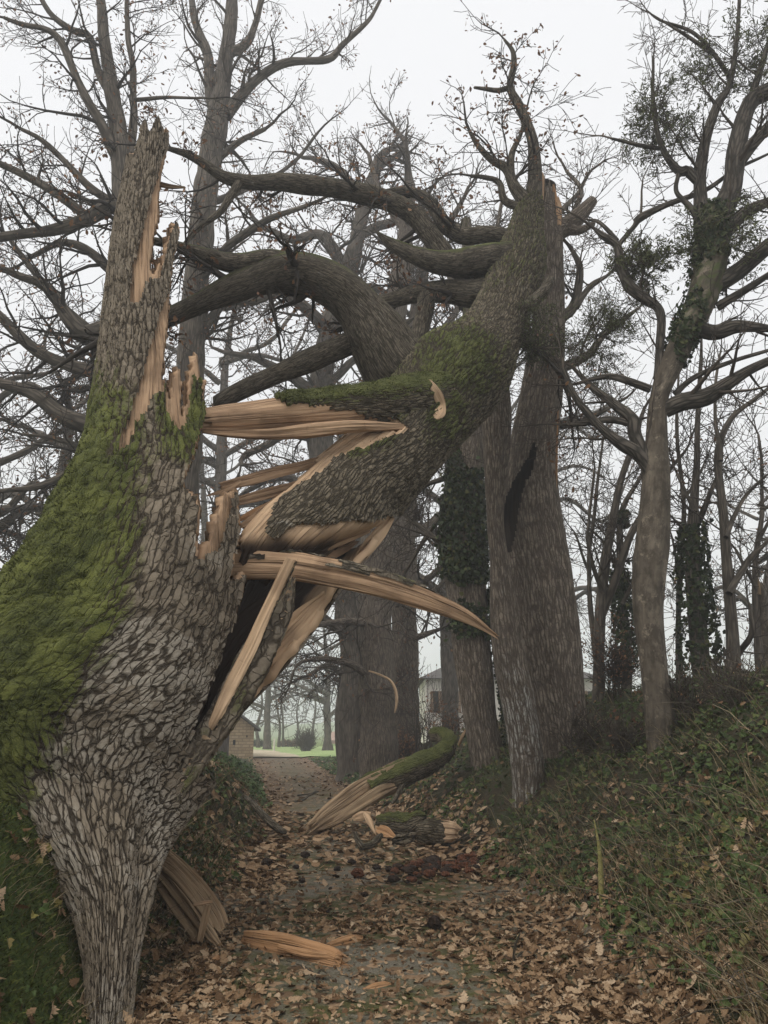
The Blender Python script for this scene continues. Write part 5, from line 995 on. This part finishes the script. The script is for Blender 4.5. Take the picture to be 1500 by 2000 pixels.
# ------------------------------------------------------------------ buildings, hedge, shrubs
def box_faces(): return [np.array([[0,3,2,1],[4,5,6,7],[0,1,5,4],[1,2,6,5],[2,3,7,6],[3,0,4,7]])]
def box(name, a, b, mat, parent, **kw):
    (x0, y0, z0), (x1, y1, z1) = a, b
    V = [(x0,y0,z0),(x1,y0,z0),(x1,y1,z0),(x0,y1,z0),(x0,y0,z1),(x1,y0,z1),(x1,y1,z1),(x0,y1,z1)]
    return mobj(name, np.array(V, float), box_faces(), mat, parent, smooth=False, **kw)
def stone_mat():
    k = NT('barn_stone'); co = k.coord(); br = k.t.nodes.new('ShaderNodeTexBrick')
    k.set(br, 'Vector', k.vmath('ADD', k.vmath('MULTIPLY', co, (1, 1, 1)), k.vmath('MULTIPLY', k.noise(co, 3, 2, 0.5, 1), (0.15, 0.15, 0.15))))
    sw = k.t.nodes.new('ShaderNodeSeparateXYZ'); k.set(sw, 'i0', co); cb = k.t.nodes.new('ShaderNodeCombineXYZ'); k.set(cb, 'i0', k.math('ADD', sw.outputs[0], sw.outputs[1])); k.set(cb, 'i1', sw.outputs[2]); k.set(br, 'Vector', cb)
    for q, v in (('Color1', (0.36, 0.26, 0.15, 1)), ('Color2', (0.50, 0.385, 0.24, 1)), ('Mortar', (0.26, 0.20, 0.13, 1))): br.inputs[q].default_value = v
    br.inputs['Scale'].default_value = 1.0; br.inputs['Brick Width'].default_value = 0.42; br.inputs['Row Height'].default_value = 0.16; br.inputs['Mortar Size'].default_value = 0.02
    c = k.mix(k.mapr(k.noise(co, 6, 4, 0.7), 0.35, 0.75, 0, 0.6), br.outputs['Color'], (0.20, 0.15, 0.09)); k.col(c); k.bump(br.outputs['Fac'], -0.4, 0.03); return k.m
def plain(name, a, b, sc_=5, rough=0.9):
    k = NT(name); co = k.coord(); k.col(k.mix(k.mapr(k.noise(co, sc_, 4, 0.65), 0.3, 0.7), a, b)); k.set(k.b, 'Roughness', rough); return k.m
slate = plain('slate', (0.075, 0.07, 0.068), (0.14, 0.13, 0.12), 3); dark_open = plain('dark_opening', (0.01, 0.009, 0.008), (0.02, 0.018, 0.015)); white_wall = plain('white_render', (0.62, 0.58, 0.52), (0.74, 0.70, 0.64), 1.5)
shutter = plain('brown_shutter', (0.20, 0.13, 0.08), (0.28, 0.19, 0.12)); red_brick = plain('pink_brick', (0.50, 0.28, 0.22), (0.60, 0.36, 0.29), 2)
# stone barn: gable towards the camera
by = 45.0; bR = P(494, 1482, by); bE = P(494, 1421, by)[2]; ap = P(394, 1341, by); bx0 = 2*ap[0]-bR[0]
barn = thing('stone_barn', 'low golden stone barn with a slate roof at the end of the lane', 'barn', loc=(float(bR[0]), by, 0.0))
z0 = -0.2
holes = [(P(455, 1455, by), P(461, 1445, by)), (P(481, 1440, by), P(484, 1436, by))]
# gable in strips round the two small openings
xs = sorted({bx0, float(ap[0]), bR[0], *[h[j][0] for h in holes for j in (0, 1)]})
def roof_z(x): return ap[2]-abs(x-ap[0])*(ap[2]-bE)/(bR[0]-ap[0])
Vw, Fw = [], []
def quad_prism(x0, x1, za0, za1, zb0, zb1):
    o_ = len(Vw); 
    for y in (by, by+0.5): Vw.extend([(x0, y, za0), (x1, y, za1), (x1, y, zb1), (x0, y, zb0)])
    for f in ((0,1,2,3),(5,4,7,6),(4,5,1,0),(1,5,6,2),(2,6,7,3),(4,0,3,7)): Fw.append([o_+i for i in f])
for x0, x1 in zip(xs[:-1], xs[1:]):
    m_ = (x0+x1)/2; cut = [h for h in holes if min(h[0][0], h[1][0]) < m_ < max(h[0][0], h[1][0])]
    zl = z0
    for h in cut: quad_prism(x0, x1, zl, zl, h[0][2], h[0][2]); zl = h[1][2]
    quad_prism(x0, x1, zl, zl, roof_z(x0), roof_z(x1))
wallo = mobj('wall', np.array(Vw), [np.array(Fw)], stone_mat(), barn, smooth=False)
box('side_wall', (bR[0]-0.5, by+0.5, z0), (bR[0], by+8, bE), wallo.data.materials[0], barn); box('side_wall', (bx0, by+0.5, z0), (bx0+0.5, by+8, bE), wallo.data.materials[0], barn)
for h in holes: box('window', (h[0][0]-0.05, by+0.35, h[0][2]-0.05), (h[1][0]+0.05, by+0.45, h[1][2]+0.05), dark_open, barn)
for s_ in (-1, 1):
    e = (bR[0]-ap[0]+0.35)*s_; sl_ = (ap[2]-bE)/(bR[0]-ap[0]); x1 = ap[0]+e; z1 = ap[2]-abs(e)*sl_+0.04; V = []
    for y in (by-0.25, by+8.2): V += [(ap[0], y, ap[2]+0.04), (x1, y, z1), (x1, y, z1+0.14), (ap[0], y, ap[2]+0.19)]
    mobj('roof', np.array(V), [np.array([(0,1,2,3),(5,4,7,6),(4,5,1,0),(1,5,6,2),(2,6,7,3)])], slate, barn, smooth=False)
barn.rotation_euler.z = math.radians(15)
# white house behind the trees
hy = 46.0; hL, hR_ = P(832, 1400, hy)[0], P(1172, 1400, hy)[0]; zE, zR, zB = P(832, 1326, hy)[2], P(890, 1278, hy)[2], -0.3
hs_ = thing('white_house', 'white rendered house with a grey slate hip roof behind the bank trees', 'house', loc=(float(hL), hy, 0))
box('wall', (hL, hy, zB), (hR_, hy+8, zE), white_wall, hs_)
V = np.array([(hL-.4,hy-.4,zE+.02),(hR_+.4,hy-.4,zE+.02),(hR_+.4,hy+8.4,zE+.02),(hL-.4,hy+8.4,zE+.02),(hL+2.2,hy+4,zR),(hR_-2.2,hy+4,zR)]); mobj('roof', V, [np.array([(0,1,5,4),(2,3,4,5),(3,2,1,0)]), np.array([(1,2,5),(3,0,4)])], slate, hs_, smooth=False)
for x_ in (847, 866, 885, 1000, 1070, 1150):
    a, b = P(x_, 1392, hy), P(x_+9, 1350, hy); w_ = box('window', (a[0], hy-0.03, a[2]), (b[0], hy+0.05, b[2]), dark_open, hs_)
    for q in (-1, 1): xx = a[0]-0.16 if q < 0 else b[0]; box('shutter', (xx, hy-0.06, a[2]), (xx+0.16, hy+0.02, b[2]), shutter, w_)
# far pink building, field post, low earth wall, dead post
fy = 95.0; a, b = P(634, 1474, fy), P(676, 1446, fy); fb = thing('pink_building', 'small pink brick outbuilding beyond the meadow', 'building', loc=(float(a[0]), fy, 0)); zt = b[2]
box('wall', (a[0], fy, -0.5), (b[0], fy+5, zt), red_brick, fb); mobj('roof', np.array([(a[0]-.2,fy-.3,zt),(b[0]+.2,fy-.3,zt),(b[0]+.2,fy+5.3,zt),(a[0]-.2,fy+5.3,zt),(a[0],fy+2.5,zt+1.0),(b[0],fy+2.5,zt+1.0)]), [np.array([(0,1,5,4),(2,3,4,5)]), np.array([(1,2,5),(3,0,4)])], plain('faded_tile', (0.30, 0.19, 0.15), (0.38, 0.26, 0.21)), fb, smooth=False)
box('window', (a[0]+0.8, fy-0.05, zt-0.9), (a[0]+1.5, fy+0.05, zt-0.4), dark_open, fb)
pp = P(535, 1470, 60); post = thing('field_post', 'white-painted short post on the meadow edge', 'post', loc=(float(pp[0]), 60, 0)); p = np.array([(pp[0], 60, -0.1+k*0.25) for k in range(5)]); limb_obj('shaft', p, np.full(5, 0.06), white_wall, post, 8); limb_obj('cap', p[-1]+np.array([(0, 0, 0), (0, 0, .03), (0, 0, .05)]), np.array([0.075, 0.075, 0.03]), white_wall, post, 8)
dp = thing('dead_post', 'pale broken dead trunk standing outside the hedge on the right', 'tree', loc=tuple(P(1490, 1290, 14)))
p, r = limb_path([(1498,1320,14,20),(1492,1240,14,19),(1488,1180,14,17),(1485,1142,14,14)], 0.08, 0.02, 4); limb_obj('trunk', p, r, M['smooth_bark'], dp, 10); splinter([(1482,1160,13.95,8),(1481,1140,13.95,6),(1480,1125,13.95,2)], dp, M['wood_old'], 'splinter', 0.6, 90)
# hedges and shrubs
def shrub(name, label, px, py, Y, wpx_, hpx, n, seed, tm=M['twig'], leaves=0, cat='shrub', group=None, per=2, lmat=None, up=0.03, lsize=0.07, rmin=0.005):
    y_ = Y if Y else hit(px, py); b = P(px, py, y_); g = float(gz(b[0], b[1])); b = np.array([b[0], b[1], g-0.05]); t = thing(name, label, cat, group, tuple(b)); T = Twigs(seed)
    h = wpx(hpx, b); w = wpx(wpx_, b)/2
    for i in range(n):
        d = np.array([T.r.gauss(0, 0.5)*w/h*1.3, T.r.gauss(0, 0.35)*w/h, 1.0]); d /= np.linalg.norm(d)
        s_ = b+np.array([T.r.uniform(-w, w)*0.35, T.r.uniform(-w, w)*0.3, 0]); T.branch(tuple(s_), tuple(d), h*T.r.uniform(0.4, 0.62), max(rmin*1.8, h*0.006), 2, dict(rmin=rmin, gn=0.13, up=up, max=4, kids=[0, 0, 4, 3], thick=0.03))
    T.build(t, tm, 'stems')
    if leaves:
        q = leaf_cloud('leaves', [x for x in T.tips if T.r.random() < leaves], lsize, lmat or leaf_brown, t, seed, 0.06, per=per)
        if q: tag(q, kind='stuff')
    return t
shrub('round_bush', 'rounded bare bush on the meadow edge', 598, 1466, 60, 46, 46, 60, 301, rmin=0.014)
for k_, (x, lab) in enumerate([(500, 'low hedge piece next to the barn corner'), (520, 'low hedge piece under the spreading meadow oak'), (560, 'low hedge piece left of the rounded bush'), (575, 'low hedge piece touching the rounded bush')]):
    shrub('hedge', lab, x, 1467, 76, 34, 16, 40, 310+k_, leaves=0.6, group='low hedge beyond the meadow', lsize=0.16, rmin=0.014, lmat=leaf_brown if k_ > 1 else ivy_leaf)
beech = leaf_mat('copper_leaf', [(0.0, (0.16, 0.07, 0.035)), (0.6, (0.30, 0.15, 0.08)), (1.0, (0.42, 0.25, 0.14))])
shrub('oak_scrub', 'copper-leaved scrub at the foot of the stout avenue oak', 735, 1512, None, 90, 60, 16, 320, leaves=0.85, lmat=beech, lsize=0.09)
shrub('oak_scrub', 'copper-leaved scrub behind the moss-backed limb', 790, 1490, None, 70, 70, 14, 321, leaves=0.6, lmat=beech, lsize=0.09)
shrub('thorn_bush', 'reddish twiggy bush in front of the white house', 880, 1440, 20, 130, 110, 12, 322, leaves=0.5, lsize=0.08)
shrub('thorn_bush', 'bare twiggy bush between the avenue oaks and the leaning trunk', 830, 1440, 22, 120, 200, 14, 323, leaves=0.2)
shrub('thorn_bush', 'dark reddish bush left of the pale tree trunk', 1205, 1370, 13, 100, 170, 26, 324, leaves=0.55, lsize=0.06)
shrub('thorn_bush', 'thicket right of the pale tree trunk', 1350, 1400, None, 150, 130, 18, 325, leaves=0.02)
shrub('thorn_bush', 'thicket along the top of the right bank', 1450, 1380, None, 160, 130, 18, 326, leaves=0.02)
shrub('thorn_bush', 'low thicket at the foot of the hollow twin trunks', 1140, 1470, None, 150, 110, 18, 327, leaves=0.02)
shrub('thorn_bush', 'tangled twigs left of the pale tree on the bank', 1215, 1480, None, 140, 110, 18, 328, leaves=0.02)
# pale bark strip hanging by the avenue oaks
t = thing('hanging_strip', 'pale curved bark strip hanging in the twigs by the avenue oaks', 'branch', loc=tuple(P(770, 1390, 20)))
p, r = limb_path([(720,1310,20,3),(742,1318,20,4),(763,1330,20,5),(773,1350,20,6),(775,1372,20,6),(771,1392,20,3)], 0.05, 0.0, 3); limb_obj('strip', p, r, M['wood_pale'], t, 6)
t = thing('pale_stake', 'short pale broken stake on the right bank behind the mossy limb', 'stick', loc=tuple(P(897, 1452, 15.2)))
splinter([(896,1456,15.2,5),(903,1438,15.2,6),(910,1424,15.2,3)], t, M['wood_pale'], 'split_wood', 0.6, 95)
t = thing('dry_stalk', 'tall yellow-green mossy stalk on the right bank', 'plant', loc=tuple(P(1175, 1765, hit(1175, 1765)))); y_ = hit(1175, 1765)
p, r = limb_path([(1176,1768,y_,10),(1175,1720,y_,11),(1172,1670,y_,8),(1166,1630,y_,4),(1160,1602,y_,2)], 0.03, 0.01, 3); limb_obj('stem', p, r, plain('yellow_stalk', (0.16, 0.15, 0.05), (0.30, 0.27, 0.11), 30), t, 8, 0.9)
#--SECTION5--
# ------------------------------------------------------------------ ground cover
OAKLEAF = []
for t_, w_ in ((-.5, .02), (-.36, .10), (-.28, .19), (-.2, .12), (-.08, .27), (.03, .15), (.15, .31), (.26, .17), (.36, .22), (.46, .10)): OAKLEAF.append((w_, t_))
OAKLEAF = np.array([(x, y) for x, y in OAKLEAF]+[(0, .5)]+[(-x, y) for x, y in OAKLEAF[::-1]])
def curl(t2, a, b): return np.column_stack([t2[:, 0], t2[:, 1], a*t2[:, 0]**2*4+b*t2[:, 1]**2*2])
IVYLEAF = curl(np.array([(0, -.35), (.32, -.45), (.5, -.12), (.27, .08), (.3, .3), (0, .6), (-.3, .3), (-.27, .08), (-.5, -.12), (-.32, -.45)]), 0.25, -0.15)
def in_view(X, Y, m=420):
    px, py = proj(np.stack([X, Y, gz(X, Y)], -1)); return (px > -m)&(px < 1500+m)&(py < 2000+m+60)
def sample(rng, n, x0, x1, y0, y1, power=1.0):
    """points denser towards the near end (even in the picture)"""
    u = rng.random(n); Y = 1/((1/y0)**power+u*((1/y1)**power-(1/y0)**power))**(1/power); X = rng.uniform(x0, x1, n); return X, Y
litter_m = leaf_mat('oak_leaf_litter', [(0.0, (0.06, 0.034, 0.017)), (0.3, (0.15, 0.088, 0.046)), (0.65, (0.28, 0.18, 0.10)), (0.9, (0.39, 0.275, 0.17)), (1.0, (0.46, 0.345, 0.23))], 0.75, 0.1)
rng = np.random.default_rng(77)
def litter(name, n, y0, y1, tmpl, size, x0, x1, dens, label, lift=0.012, tilt=0.3, power=1.2):
    X, Y = sample(rng, n, x0, x1, y0, y1, power); k = in_view(X, Y)&(rng.random(n) < dens(X, Y)); X, Y = X[k], Y[k]; m = len(X)
    c = np.stack([X, Y, gz(X, Y)+lift+rng.exponential(0.012, m)], -1)
    o = scatter_leaves(name, c, flat_rot(rng, m, gnorm(X, Y), tilt), size*rng.uniform(0.55, 1.25, m), tmpl, litter_m, None, rng.random(m)**0.9, kind='stuff'); return tag(o, label)
def lane_dens(X, Y):
    d = np.abs(X-lane_x(Y))/lane_w(Y); n = fbm(np.stack([X*0.9, Y*0.9, X*0], -1), 3, 61)
    bare = sstep(0.05, 0.45, fbm(np.stack([X*0.55+3, Y*0.35, X*0], -1), 2, 66))*(1-sstep(0.75, 1.05, d))
    return np.where((X < -1.5)&(Y < 6.2), 0.1, 1)*np.clip(0.34+0.5*sstep(0.35, 0.95, d)+0.5*n-0.5*bare-0.75*sstep(1.15, 2.0, d), 0.05, 1)
for cu, nm in ((0.30, 0), (-0.25, 1), (0.6, 2)):
    litter('leaf_litter', 9000, 3.6, 10.5, curl(OAKLEAF, cu, 0.3-0.25*nm), 0.10, -2.4, 3.4, lane_dens, ['brown fallen oak leaves strewn over the near lane', 'flat brown fallen oak leaves on the near lane', 'curled brown fallen oak leaves on the near lane'][nm])
litter('leaf_litter', 14000, 3.6, 14, curl(np.array([(0, -.5), (.3, -.1), (.2, .4), (-.25, .35), (-.3, -.2)]), 0.4, 0.2), 0.038, -2.6, 3.0, lambda X, Y: 0.9*(np.abs(X-lane_x(Y)) < lane_w(Y)*1.1), 'crumbled brown leaf bits on the near lane', 0.008, 0.5)
small = curl(OAKLEAF[[0, 2, 4, 6, 8, 10, 12, 14, 16, 18, 20]], 0.4, 0.2)
litter('leaf_litter', 26000, 9, 46, small, 0.13, -7, 1.5, lambda X, Y: lane_dens(X, Y)*0.95, 'brown fallen leaves covering the far part of the lane')
litter('leaf_litter', 6000, 3.4, 20, curl(OAKLEAF, 0.4, 0.1), 0.10, -5, 7.5, lambda X, Y: 0.5*sstep(0.9, 1.1, np.abs(X-lane_x(Y))/lane_w(Y))*np.where(X > 0, 0.75, np.where(Y < 6.3, 0.12, 1)), 'brown oak leaves caught in the plants on both banks', 0.06, 0.7)

cover_m = leaf_mat('bank_leaf', [(0.0, (0.022, 0.033, 0.010)), (0.3, (0.044, 0.072, 0.020)), (0.62, (0.075, 0.115, 0.033)), (0.8, (0.115, 0.135, 0.042)), (0.9, (0.17, 0.12, 0.048)), (1.0, (0.24, 0.21, 0.065))], 0.5, 0.12)
def cover(label, n, x0, x1, y0, y1, dens, size, h=0.10, power=1.2, mat=None, tmpl=IVYLEAF, name='ivy_cover', tilt=0.55):
    X, Y = sample(rng, n, x0, x1, y0, y1, power); k = in_view(X, Y)&(rng.random(n) < dens(X, Y)); X, Y = X[k], Y[k]; m = len(X)
    hh = h*(0.5+0.8*np.clip(0.5+fbm(np.stack([X*1.8, Y*1.8, X*0], -1), 2, 71), 0, 1.3))
    c = np.stack([X, Y, gz(X, Y)], -1)+gnorm(X, Y)*(rng.random(m)*hh)[:, None]
    nrm = gnorm(X, Y)+np.array([0, -0.25, 0.25]); sz = size*rng.uniform(0.5, 1.3, m)*np.clip(0.8+Y/40, 0.85, 1.5)
    o = scatter_leaves(name, c, flat_rot(rng, m, nrm, tilt), sz, tmpl, mat or cover_m, None, np.clip(rng.random(m)*0.9+0.25*fbm(np.stack([X*0.8, Y*0.8, X*0], -1), 2, 73), 0, 1), kind='stuff'); return tag(o, label)
def rd(X, Y): return X-(lane_x(Y)+lane_w(Y))
def ld(X, Y): return (lane_x(Y)-lane_w(Y))-X
pat = lambda X, Y, s_=1.1, sd=81: fbm(np.stack([X*s_, Y*s_, X*0], -1), 3, sd)
cover('ivy and bramble leaves covering the right bank', 90000, -0.5, 9.5, 3.0, 24, lambda X, Y: sstep(-0.05, 0.5, rd(X, Y)+0.25*pat(X, Y))*np.clip(0.62+1.1*pat(X, Y), 0.12, 1), 0.062)
cover('large glossy ivy leaves on the near right bank', 5000, 1.2, 6, 3.0, 9, lambda X, Y: sstep(0.3, 0.9, rd(X, Y))*np.clip(0.3+1.6*pat(X, Y, 0.7, 83), 0, 1), 0.085, 0.14)
cover('ivy and weeds covering the left bank behind the stump', 20000, -9, -1, 6.4, 26, lambda X, Y: sstep(-0.05, 0.3, ld(X, Y)+0.1*pat(X, Y))*np.clip(0.75+0.8*pat(X, Y), 0.2, 1), 0.06)
cover('sparse ivy leaves in the moss left of the stump foot', 500, -4, -1.5, 3.3, 6.2, lambda X, Y: sstep(0.0, 0.2, ld(X, Y)), 0.06, 0.05)
cover('bright low weeds along the far lane edge', 9000, -7, 0.6, 17, 44, lambda X, Y: (sstep(-0.1, 0.2, rd(X, Y))*sstep(2.2, 1.0, rd(X, Y))+sstep(-0.1, 0.2, ld(X, Y))*sstep(1.8, 0.8, ld(X, Y))), 0.08, 0.16, mat=leaf_mat('weed_leaf', [(0.0, (0.05, 0.09, 0.03)), (1.0, (0.13, 0.20, 0.075))], 0.6, 0.15))
# grass blades
def blades(name, label, n, x0, x1, y0, y1, dens, L, w, mat, lean, power=1.2, seed=5):
    r_ = np.random.default_rng(seed); X, Y = sample(r_, n, x0, x1, y0, y1, power); k = in_view(X, Y)&(r_.random(n) < dens(X, Y)); X, Y = X[k], Y[k]; m = len(X)
    b = np.stack([X, Y, gz(X, Y)-0.01], -1); g = gnorm(X, Y); az = r_.uniform(0, 6.28, m)
    hd = np.stack([np.cos(az), np.sin(az), np.zeros(m)], -1)*lean+np.stack([g[:, 0], g[:, 1], np.zeros(m)], -1)*lean*1.4
    l = L*r_.uniform(0.4, 1.3, m)[:, None]; up = np.array([0, 0, 1.0])*0.8+g*0.3
    p1 = b+(up*0.45+hd*0.25+r_.normal(0, 0.06, (m, 3)))*l; p2 = p1+(up*0.28+hd*0.55+r_.normal(0, 0.1, (m, 3)))*l*0.6; p3 = p2+(up*-0.05+hd*0.7)*l*0.5
    sd_ = np.cross(CAM-b, up); sd_ /= np.linalg.norm(sd_, axis=1, keepdims=True); az2 = r_.uniform(-0.8, 0.8, m)[:, None]; sd_ = sd_*np.cos(az2)+np.cross(up/np.linalg.norm(up, axis=1, keepdims=True), sd_)*np.sin(az2); sd_ = sd_*w*r_.uniform(0.6, 1.4, m)[:, None]
    V = np.stack([b-sd_, b+sd_, p1-sd_*0.85, p1+sd_*0.85, p2-sd_*0.6, p2+sd_*0.6, p3], 1); i = np.arange(m)[:, None]*7
    return tag(mobj(name, V.reshape(-1, 3), [np.concatenate([i+np.array([[0, 1, 3, 2]]), i+np.array([[2, 3, 5, 4]])]), i+np.array([[4, 5, 6]])], mat, None, {'rnd': np.repeat(r_.random(m), 7)}, smooth=False, kind='stuff'), label)
dry_m = leaf_mat('dry_grass', [(0.0, (0.08, 0.065, 0.03)), (0.5, (0.19, 0.15, 0.085)), (1.0, (0.33, 0.27, 0.17))], 0.7, 0.2)
grn_m = leaf_mat('green_grass', [(0.0, (0.03, 0.045, 0.014)), (0.6, (0.065, 0.085, 0.028)), (1.0, (0.14, 0.14, 0.06))], 0.6, 0.2)
blades('dry_grass', 'dry bent grass at the foot of the right bank', 11000, 0.4, 5.5, 3.2, 14, lambda X, Y: np.clip(sstep(0.0, 0.35, rd(X, Y))*(sstep(2.4, 0.7, rd(X, Y))*0.8+0.12)*(0.6+1.2*pat(X, Y, 0.8, 91)), 0, 1), 0.34, 0.0035, dry_m, 0.8, seed=6)
blades('dry_grass', 'dry stalks scattered over the right bank', 4500, 0.5, 8.5, 3.2, 18, lambda X, Y: sstep(0.2, 0.8, rd(X, Y))*0.8, 0.42, 0.0035, dry_m, 0.7, seed=7)
blades('grass', 'green grass tufts on the right bank', 9000, 0.5, 8, 3.2, 18, lambda X, Y: np.clip(sstep(0.1, 0.6, rd(X, Y))*(0.25+1.4*pat(X, Y, 0.9, 93)), 0, 1), 0.24, 0.004, grn_m, 0.6, seed=8)
blades('grass', 'grass and dry stems on the left bank', 6000, -6, -1, 6.4, 22, lambda X, Y: np.clip(sstep(0.0, 0.3, ld(X, Y))*(0.5+pat(X, Y)), 0, 1), 0.24, 0.004, grn_m, 0.6, seed=9)
blades('dry_grass', 'dry stems on the left bank', 2500, -6, -1, 6.4, 20, lambda X, Y: sstep(0.0, 0.3, ld(X, Y))*0.8, 0.3, 0.0035, dry_m, 0.7, seed=10)
blades('dry_grass', 'fine brown stems and roots at the stump foot', 900, -2.2, -0.9, 4.6, 7.2, lambda X, Y: sstep(-0.3, 0.1, ld(X, Y))*0.9, 0.16, 0.0025, dry_m, 0.9, seed=11)
# brambles: thin arching stems over the banks
bt = Twigs(400)
def brambles(n, x0, x1, y0, y1, side, L):
    for i in range(n):
        for _ in range(20):
            y_ = 1/(bt.r.uniform(1/y1, 1/y0)); x_ = bt.r.uniform(x0, x1)
            if (rd(x_, y_) if side > 0 else ld(x_, y_)) > 0.25: break
        else: continue
        z_ = float(gz(x_, y_)); a = bt.r.uniform(0, 6.28); d = (math.cos(a)*0.8-side*0.25, math.sin(a)*0.8, bt.r.uniform(0.2, 0.9)); l = L*bt.r.uniform(0.5, 1.3)
        m = math.sqrt(sum(c*c for c in d)); d = tuple(c/m for c in d)
        pts, rad, de = bt.walk((x_, y_, z_-0.03), d, l, 0.0045, 0.002, 7, 0.10, -0.10)
        bt.fine.append((pts, rad))
        if bt.r.random() < 0.6: q = bt.r.randint(2, 5); bt.fine.append(bt.walk(pts[q], bt.side(de, 0.8), l*0.4, 0.003, 0.0015, 7, 0.12, -0.05)[:2])
brambles(900, 0.6, 8, 3.3, 17, 1, 0.9); brambles(160, -6, -1.2, 6.5, 20, -1, 0.7)
o = bt.build(None, M['smooth_bark'], 'bramble_stems'); tag(o, 'thin brown bramble stems arching over the banks', kind='stuff')
# moss tufts on the left bank beside the stump and on the stump's flank
moss_m = leaf_mat('moss_tuft', [(0.0, (0.022, 0.028, 0.008)), (0.5, (0.06, 0.07, 0.018)), (1.0, (0.15, 0.165, 0.045))], 0.8, 0.2)
blades('moss', 'dark cushion moss on the bank left of the stump foot', 42000, -4.2, -1.45, 3.2, 6.6, lambda X, Y: np.clip(sstep(0.02, 0.15, ld(X, Y))*(0.8+pat(X, Y, 2.2, 95)), 0, 1), 0.032, 0.004, moss_m, 0.8, seed=12)
def tufts_on(parent_obj, n, seed, L, w, mat, name='moss', thr=0.55):
    me = parent_obj.data; nv_ = len(me.vertices); co = np.empty(nv_*3, np.float32); me.vertices.foreach_get('co', co); co = co.reshape(-1, 3)
    no = np.empty(nv_*3, np.float32); me.vertices.foreach_get('normal', no); no = no.reshape(-1, 3); ms = np.empty(nv_, np.float32); me.attributes['moss'].data.foreach_get('value', ms)
    r_ = np.random.default_rng(seed); wgt = np.clip(ms+0.5*fbm(co*2.6, 3, 41)-thr, 0, 1); wgt = wgt/wgt.sum(); i = r_.choice(nv_, n, p=wgt)
    b = co[i]+r_.normal(0, 0.01, (n, 3)); nn = no[i]+r_.normal(0, 0.5, (n, 3))+np.array([0, 0, 0.2]); nn /= np.linalg.norm(nn, axis=1, keepdims=True)
    sd_ = np.cross(nn, r_.normal(0, 1, (n, 3))); sd_ /= np.linalg.norm(sd_, axis=1, keepdims=True); l = (L*r_.uniform(0.4, 1.5, n))[:, None]
    base = b+no[i]*(0.012+0.02*np.clip(fbm(co[i]*5, 2, 3), 0, 1))[:, None]
    V = np.stack([base-sd_*w, base+sd_*w, base+nn*l], 1); me2 = mesh_data(name, V.reshape(-1, 3), [np.arange(n*3).reshape(-1, 3)], mat, {'rnd': np.repeat(np.clip(r_.random(n)*0.7+0.3*np.clip(no[i][:, 2], -0.5, 1), 0, 1), 3)}, smooth=False)  # upward-facing tufts coloured paler, light from above painted in
    o = bpy.data.objects.new(name, me2); put(o, parent_obj, kind='stuff'); return o
tufts_on(stump, 26000, 3, 0.022, 0.0045, moss_m, thr=0.85); tufts_on(fallen, 7000, 4, 0.022, 0.005, moss_m, thr=0.5); tufts_on(slabo, 9000, 5, 0.022, 0.005, moss_m, thr=0.4)

# ------------------------------------------------------------------ the misty air
hz = bpy.data.materials.new('mist'); hz.use_nodes = True; ht = hz.node_tree; ht.nodes.clear()
vo = ht.nodes.new('ShaderNodeVolumePrincipled'); vo.inputs['Color'].default_value = (0.95, 0.97, 1.0, 1); vo.inputs['Density'].default_value = 0.0032; vo.inputs['Anisotropy'].default_value = 0.2
ho = ht.nodes.new('ShaderNodeOutputMaterial'); ht.links.new(vo.outputs[0], ho.inputs['Volume'])
haze = box('haze', (-720, -14, -12), (720, 920, 42), hz, None, kind='stuff'); tag(haze, 'thin pale winter mist filling the air')
